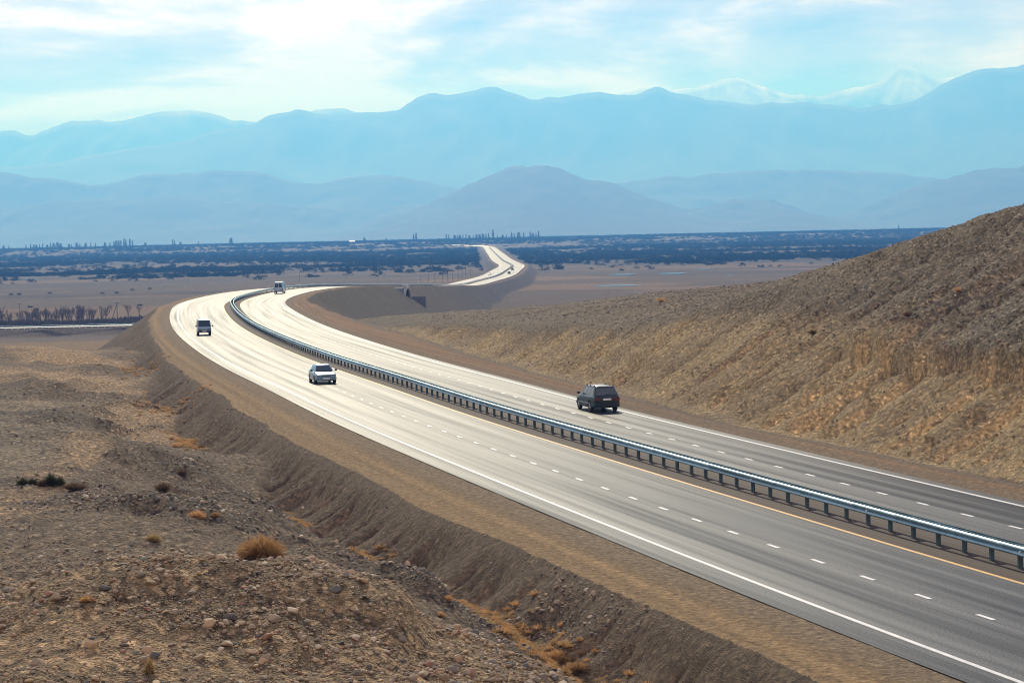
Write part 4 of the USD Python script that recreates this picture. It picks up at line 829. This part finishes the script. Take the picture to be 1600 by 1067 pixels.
sd, dd, _ = road_sd(np.c_[x, y]); mask = mask*((np.abs(dd) > 22) | (y > 4050))*(1-((y > 3690) & (y < 3790) & (x > -30) & (x < 80)))
for px_, py_, a, b in POND: mask = mask*(np.hypot((x-px_)/a, (y-py_)/b) > 1.8)
k = g.random(n) < mask; x, y = x[k], y[k]
sz = (1.6+2.1*g.random(len(x))**2)*np.where(y > 4200, 1.25, 1.0)
instancer('shrubland', np.c_[x, y, land(x, y, False)], spin(len(x), g), np.c_[sz*1.5, sz*1.5, sz], g.integers(0, 4, len(x)), [(clump(61+k), bush_dark, False) for k in range(4)], 'dark scrub covering the plain in broad bands', 'scrub')
# brush below the bare trees and on the near plain
n = 2200; x = -200+72*g.random(n); y = 775+75*g.random(n)+np.clip((x+150)*2.2, 0, 60); sz = .9+1.5*g.random(n)**2
x2 = g.uniform(-130, -60, 160); y2 = g.uniform(900, 1230, 160)
x3, y3 = g.uniform(60, 260, 700), g.uniform(880, 1010, 700)
x, y, sz = np.r_[x, x2, x3], np.r_[y, y2, y3], np.r_[sz, .4+.5*g.random(160), .35+.6*g.random(700)]
thin_brush = plant_mat('winter_brush', (.075, .062, .052), (.12, .10, .085), .2)
instancer('undergrowth', np.c_[x, y, land(x, y, False)], spin(len(x), g), np.c_[sz*1.5, sz*1.5, sz*1.2], g.integers(0, 3, len(x)), [(blades(90, 1, 1, 71+k, .03, .6), thin_brush, False) for k in range(3)], 'grey leafless brush below the bare trees beyond the old road', 'brush')

def make_bare_tree(root, seed):
    q = np.random.default_rng(seed); trunk, br = [], []
    def grow(a, d, ln, r, lvl):
        b = a+d*ln; (trunk if lvl == 0 else br).append(bar(a, b, r, r*.62, 5 if lvl < 2 else 3))
        if lvl >= 4: return
        for k in range(3 if lvl else 4):
            nd = d+q.normal(0, .36, 3)+[0, 0, .32]; nd /= np.linalg.norm(nd); st = a+d*ln*(.55+.45*q.random())
            grow(st, nd, ln*(.58+.25*q.random()), r*.6, lvl+1)
    grow(np.zeros(3), np.array([q.normal(0, .05), q.normal(0, .05), 1.0]), .34, .026, 0)
    obj('trunk', cat_(trunk), bark, root); obj('branches', cat_(br), twig_mat, root)
spots = [(-181, 812), (-184, 798), (-176, 822), (-172.5, 790), (-169, 804), (-165.5, 797), (-167.5, 834), (-159, 816), (-156.5, 838), (-154, 800), (-151.5, 817), (-149, 812), (-147.5, 828), (-159.5, 790), (-174, 800), (-171, 812), (-168, 796), (-166, 822), (-164.5, 806), (-163, 790), (-161.5, 815), (-160, 801), (-158.5, 830), (-157.5, 808), (-156, 795), (-155, 822), (-153, 812), (-152, 835), (-151, 803), (-150, 826), (-148.5, 842), (-178, 806), (-170, 828), (-162, 838)]
for k, (x, y) in enumerate(spots):
    h = 6.6+3.0*g.random()
    copy(proto(f'bare_tree_kind_{k % 4}', lambda r, k=k: make_bare_tree(r, 80+k % 4)), 'bare_tree', 'leafless grey tree in the thicket beyond the old road far left', 'tree', (x, y, float(land([x], [y], False)[0])), g.random()*360, 'bare trees in the thicket beyond the old road', (h, h, h))
for (x, y, h, lb) in ((-147.2, 885, 7.2, 'leafless bushy tree standing right of the thicket beside the embankment'), (-146.2, 905, 5.5, 'smaller bare tree hard against the embankment, rightmost of the thicket'), (-140, 960, 4.5, 'low bare bush-like tree showing over the left edge of the embankment')):
    copy(proto('bare_tree_kind_1', None), 'bare_tree', lb, 'tree', (x, y, float(land([x], [y], False)[0])), 40, None, (h*1.15, h*1.15, h))

def make_poplar(root, seed, slim):
    q = np.random.default_rng(seed); obj('trunk', bar((0, 0, 0), (0, 0, .9), .012, .004, 5), bark, root)
    V, Fc = [], []
    for k in range(260):
        t = .08+.88*q.random()**.9; w = slim*math.sin(min(1, t*1.25)*math.pi*.82)**.8*(1-.55*max(0, t-.45)); a = q.random()*6.28; r = w*q.random()**.5
        c = np.array([math.cos(a)*r, math.sin(a)*r, t]); u = q.normal(size=(3, 3)); u[:, 2] *= 1.6; u /= np.linalg.norm(u, axis=1)[:, None]
        V.append(c+u*(.055 if slim < .2 else .085)); Fc.append([3*k, 3*k+1, 3*k+2])
    obj('crown', (np.vstack(V), np.array(Fc)), crown_far, root)
slim_p = [proto(f'poplar_kind_{k}', lambda r, k=k: make_poplar(r, 90+k, .105)) for k in range(3)]
wide_p = [proto(f'round_tree_kind_{k}', lambda r, k=k: make_poplar(r, 95+k, .30)) for k in range(3)]
def far_tree(xw, y, h, wide, label, group=None):
    z = float(land([xw], [y], False)[0])
    k = g.integers(0, 3)
    copy((wide_p if wide else slim_p)[k], 'round_tree' if wide else 'poplar_tree', label, 'tree', (xw, y, z-.3), g.random()*360, group, (h, h, h))
rowL = [(1, 8, 1), (10, 9, 1), (18, 9, 0), (45, 10, 0), (52, 11, 0), (57, 9, 1), (61, 9, 1), (66, 10, 0), (71, 11, 0), (78, 9, 1), (83, 12, 0), (88, 11, 1), (94, 12, 1), (99, 11, 1), (112, 9, 1), (116, 9, 0), (124, 11, 1), (129, 10, 0), (138, 10, 1), (146, 11, 0), (153, 11, 0), (168, 10, 1), (176, 11, 0), (182, 12, 0), (186, 13, 1), (190, 14, 0), (193, 14, 0), (198, 17, 0), (201, 15, 0), (207, 16, 0), (211, 13, 0), (231, 9, 1), (274, 13, 0), (277, 11, 0), (286, 9, 1), (314, 9, 0)]
for px_, h, wd in rowL:
    y = 4850+g.normal(0, 60)
    far_tree((px_-800)/3600*y, y, h*1.28, wd, 'pale hazy '+('round tree' if wd else 'poplar')+' in the long row on the far left horizon', 'hazy '+('round trees' if wd else 'poplars')+' in the far left row')
rowC = [(701, 12, 0), (705, 11, 0), (714, 10, 1), (718, 10, 0), (722, 10, 1), (727, 10, 0), (732, 11, 0), (737, 9, 1), (743, 9, 0), (748, 10, 1), (753, 10, 1), (758, 11, 1), (763, 11, 0), (767, 12, 0), (781, 8, 0), (789, 9, 1), (795, 9, 0), (803, 13, 0), (807, 11, 0), (814, 12, 1), (822, 12, 0), (832, 13, 0), (836, 10, 1), (841, 10, 0), (845, 14, 0)]
for px_, h, wd in rowC:
    y = 4800+g.normal(0, 50)
    far_tree((px_-800)/3600*y, y, h*1.3, wd, 'hazy '+('round tree' if wd else 'poplar')+' in the row beyond the end of the far road bend', ('round trees' if wd else 'poplars')+' in the row beyond the far bend')
for px_, h, wd, lb in ((774, 17, 0, 'tallest and thinnest poplar, in the middle of the row beyond the bend'), (650, 13, 0, 'left one of two tall poplars standing alone left of the bend'), (654, 15, 0, 'right one of two tall poplars standing alone left of the bend'), (365, 13, 1, 'broad tree standing out alone on the left horizon'), (573, 9, 1, 'small round tree on the horizon right of the white-roofed building'), (607, 7, 1, 'squat dark tree on the horizon between building and poplar pair'), (1407, 10, 0, 'lone hazy poplar on the horizon left of the right hill'), (1363, 5, 1, 'faint low tree on the horizon left of the lone poplar')):
    y = 4780.0; far_tree((px_-800)/3600*y, y, h*1.3, wd, lb)
for k in range(44):
    px_ = 400+k*5.2+g.normal(0, 1.5); y = 4700+g.normal(0, 30)
    far_tree((px_-800)/3600*y, y, 4.5+2.5*g.random(), 1, 'low round tree in the dark hedge on the horizon beyond the pale side road', 'low trees in the dark hedge on the horizon')
wallm, roofm = simple('far_wall', (.30, .29, .27), .9), simple('white_roof', (.72, .73, .74), .45)
y = 4690.0; xb = (554-800)/3600*y; hb_ = thing('farm_building', 'small building with a shining white roof on the horizon left of the bend', 'building', (xb, y, float(land([xb], [y], False)[0])))
obj('wall', box((0, 0, 2.2), (10, 7, 4.4)), wallm, hb_)
rf_ = trimesh.creation.extrude_polygon(__import__('shapely').Polygon([(-4.2, 0), (4.2, 0), (0, 2.0)]), 11); rf_.apply_transform(np.array([[0, 0, 1, -5.5], [1, 0, 0, 0], [0, 1, 0, 4.4], [0, 0, 0, 1.0]])); obj('roof', rf_, roofm, hb_)
wn = simple('far_window', (.03, .04, .05), .3)
for xx in (-3, 0, 3): obj('window', box((xx, -3.52, 2.4), (1.2, .08, 1.4)), wn, hb_)

wood = simple('pole_wood', (.075, .062, .052), .9, noise=.2)
def make_pole(root, strut):
    obj('pole', bar((0, 0, -1), (0, 0, 7.8), .14, .10, 8), wood, root)
    obj('crossarm', box((0, 0, 7.5), (2.0, .12, .14)), wood, root)
    for xx in (-.9, 0, .9): obj('insulator', bar((xx, 0, 7.55 if xx else 7.8), (xx, 0, 7.8 if xx else 8.05), .05, .05, 6), refl_mat, root)
    if strut: obj('strut', bar((-2.7, 0, -1), (-.1, 0, 6.9), .12, .10, 8), wood, root)
pa, pb_ = proto('braced_pole', lambda r: make_pole(r, True)), proto('plain_pole', lambda r: make_pole(r, False))
def pole(cls, x, y, lb, group=None, h=1.0): copy(cls, 'utility_pole', lb, 'pole', (x, y, float(land([x], [y], False)[0])), 0, group, (1, 1, h))
pole(pa, -145.1, 848, 'wooden utility pole with a slanting brace and crossarm beside the bare trees')
pole(pb_, -189.8, 889, 'utility pole with crossarm behind the leftmost bare trees', None, .85)
pole(pb_, -167.5, 890, 'utility pole rising out of the middle of the bare thicket', None, .8)
pole(pb_, -138.3, 1510, 'lone thin pole on the plain above the bend, right of the white van', None, .8)
for x, y, h in ((-55, 1403, .55), (-49.5, 1394, .6), (-45.6, 1391, .75), (-40.9, 1388, .8), (-37.7, 1387, 1.0), (-35.5, 1405, 1.0), (-33.1, 1456, .95), (-31.5, 1498, .9), (-29.8, 1536, .9), (-27.5, 1577, .6)):
    pole(pb_, x, y, 'thin utility pole in the line behind the middle of the embankment', 'line of poles behind the embankment', h)

hide = simple('cattle_hide', (.022, .019, .017), .85)
def make_cow(root):
    J = dict(rump=(-.75, 0, 1.12, .30), belly=(0, 0, 1.02, .36), chest=(.62, 0, 1.08, .31), neck=(1.0, 0, 1.02, .17), head=(1.32, 0, .72, .13), muz=(1.5, 0, .52, .085))
    def ball(p, r):
        m = m3.Manifold.sphere(r, 14); return m.translate(tuple(p))
    def bone(a, b, ra, rb): return m3.Manifold.batch_hull([ball(a, ra), ball(b, rb)])
    B = [bone(J[a][:3], J[b][:3], J[a][3], J[b][3]) for a, b in (('rump', 'belly'), ('belly', 'chest'), ('chest', 'neck'), ('neck', 'head'), ('head', 'muz'))]
    for sg in (-1, 1):
        B += [bone((.62, sg*.17, .95), (.66, sg*.17, .48), .13, .07), bone((.66, sg*.17, .48), (.62, sg*.17, .04), .065, .05), bone((-.78, sg*.18, 1.0), (-.66, sg*.18, .62), .19, .10), bone((-.66, sg*.18, .62), (-.86, sg*.18, .42), .09, .06), bone((-.86, sg*.18, .42), (-.82, sg*.18, .04), .06, .05), bone((1.2, sg*.1, .82), (1.22, sg*.28, .84), .05, .03), bone((1.22, sg*.07, .88), (1.26, sg*.2, 1.0), .03, .015)]
    B.append(bone((-1.02, 0, 1.15), (-1.08, 0, .5), .04, .03))
    b = m3.Manifold.batch_boolean(B, m3.OpType.Add).refine_to_length(.12).to_mesh(); t = trimesh.Trimesh(b.vert_properties[:, :3], b.tri_verts, process=True); trimesh.smoothing.filter_taubin(t, iterations=6)
    obj('body', t, hide, root, smooth=True)
cow = proto('cow', make_cow)
for x, y, a, lb in ((-266, 1226, 10, None), (-262, 1228, 170, 'black cow grazing far left above the dark bank, in the closest pair'), (-258, 1290, 185, None), (-222, 1252, 0, None), (-216, 1262, 30, None), (-219, 1333, 20, 'left one of two black cattle on the far strip near the bend'), (-212, 1354, 160, 'right one of two black cattle on the far strip near the bend'), (-213.6, 1023, 5, 'largest black cow left of the thicket on the tan field'), (-202, 980, 175, 'black cow just above the tops of the bare trees'), (-187, 995, 190, 'small cow by the utility pole in the thicket'), (-163, 1011, 0, 'black cow standing alone right of the braced utility pole'), (-100, 1350, 0, None)):
    copy(cow, 'cow', lb or 'tiny black cow on the far strip of grass beyond the dark bank', 'cow', (x, y, float(land([x], [y], False)[0])-.02), a, None if lb else 'cattle beyond the dark bank')
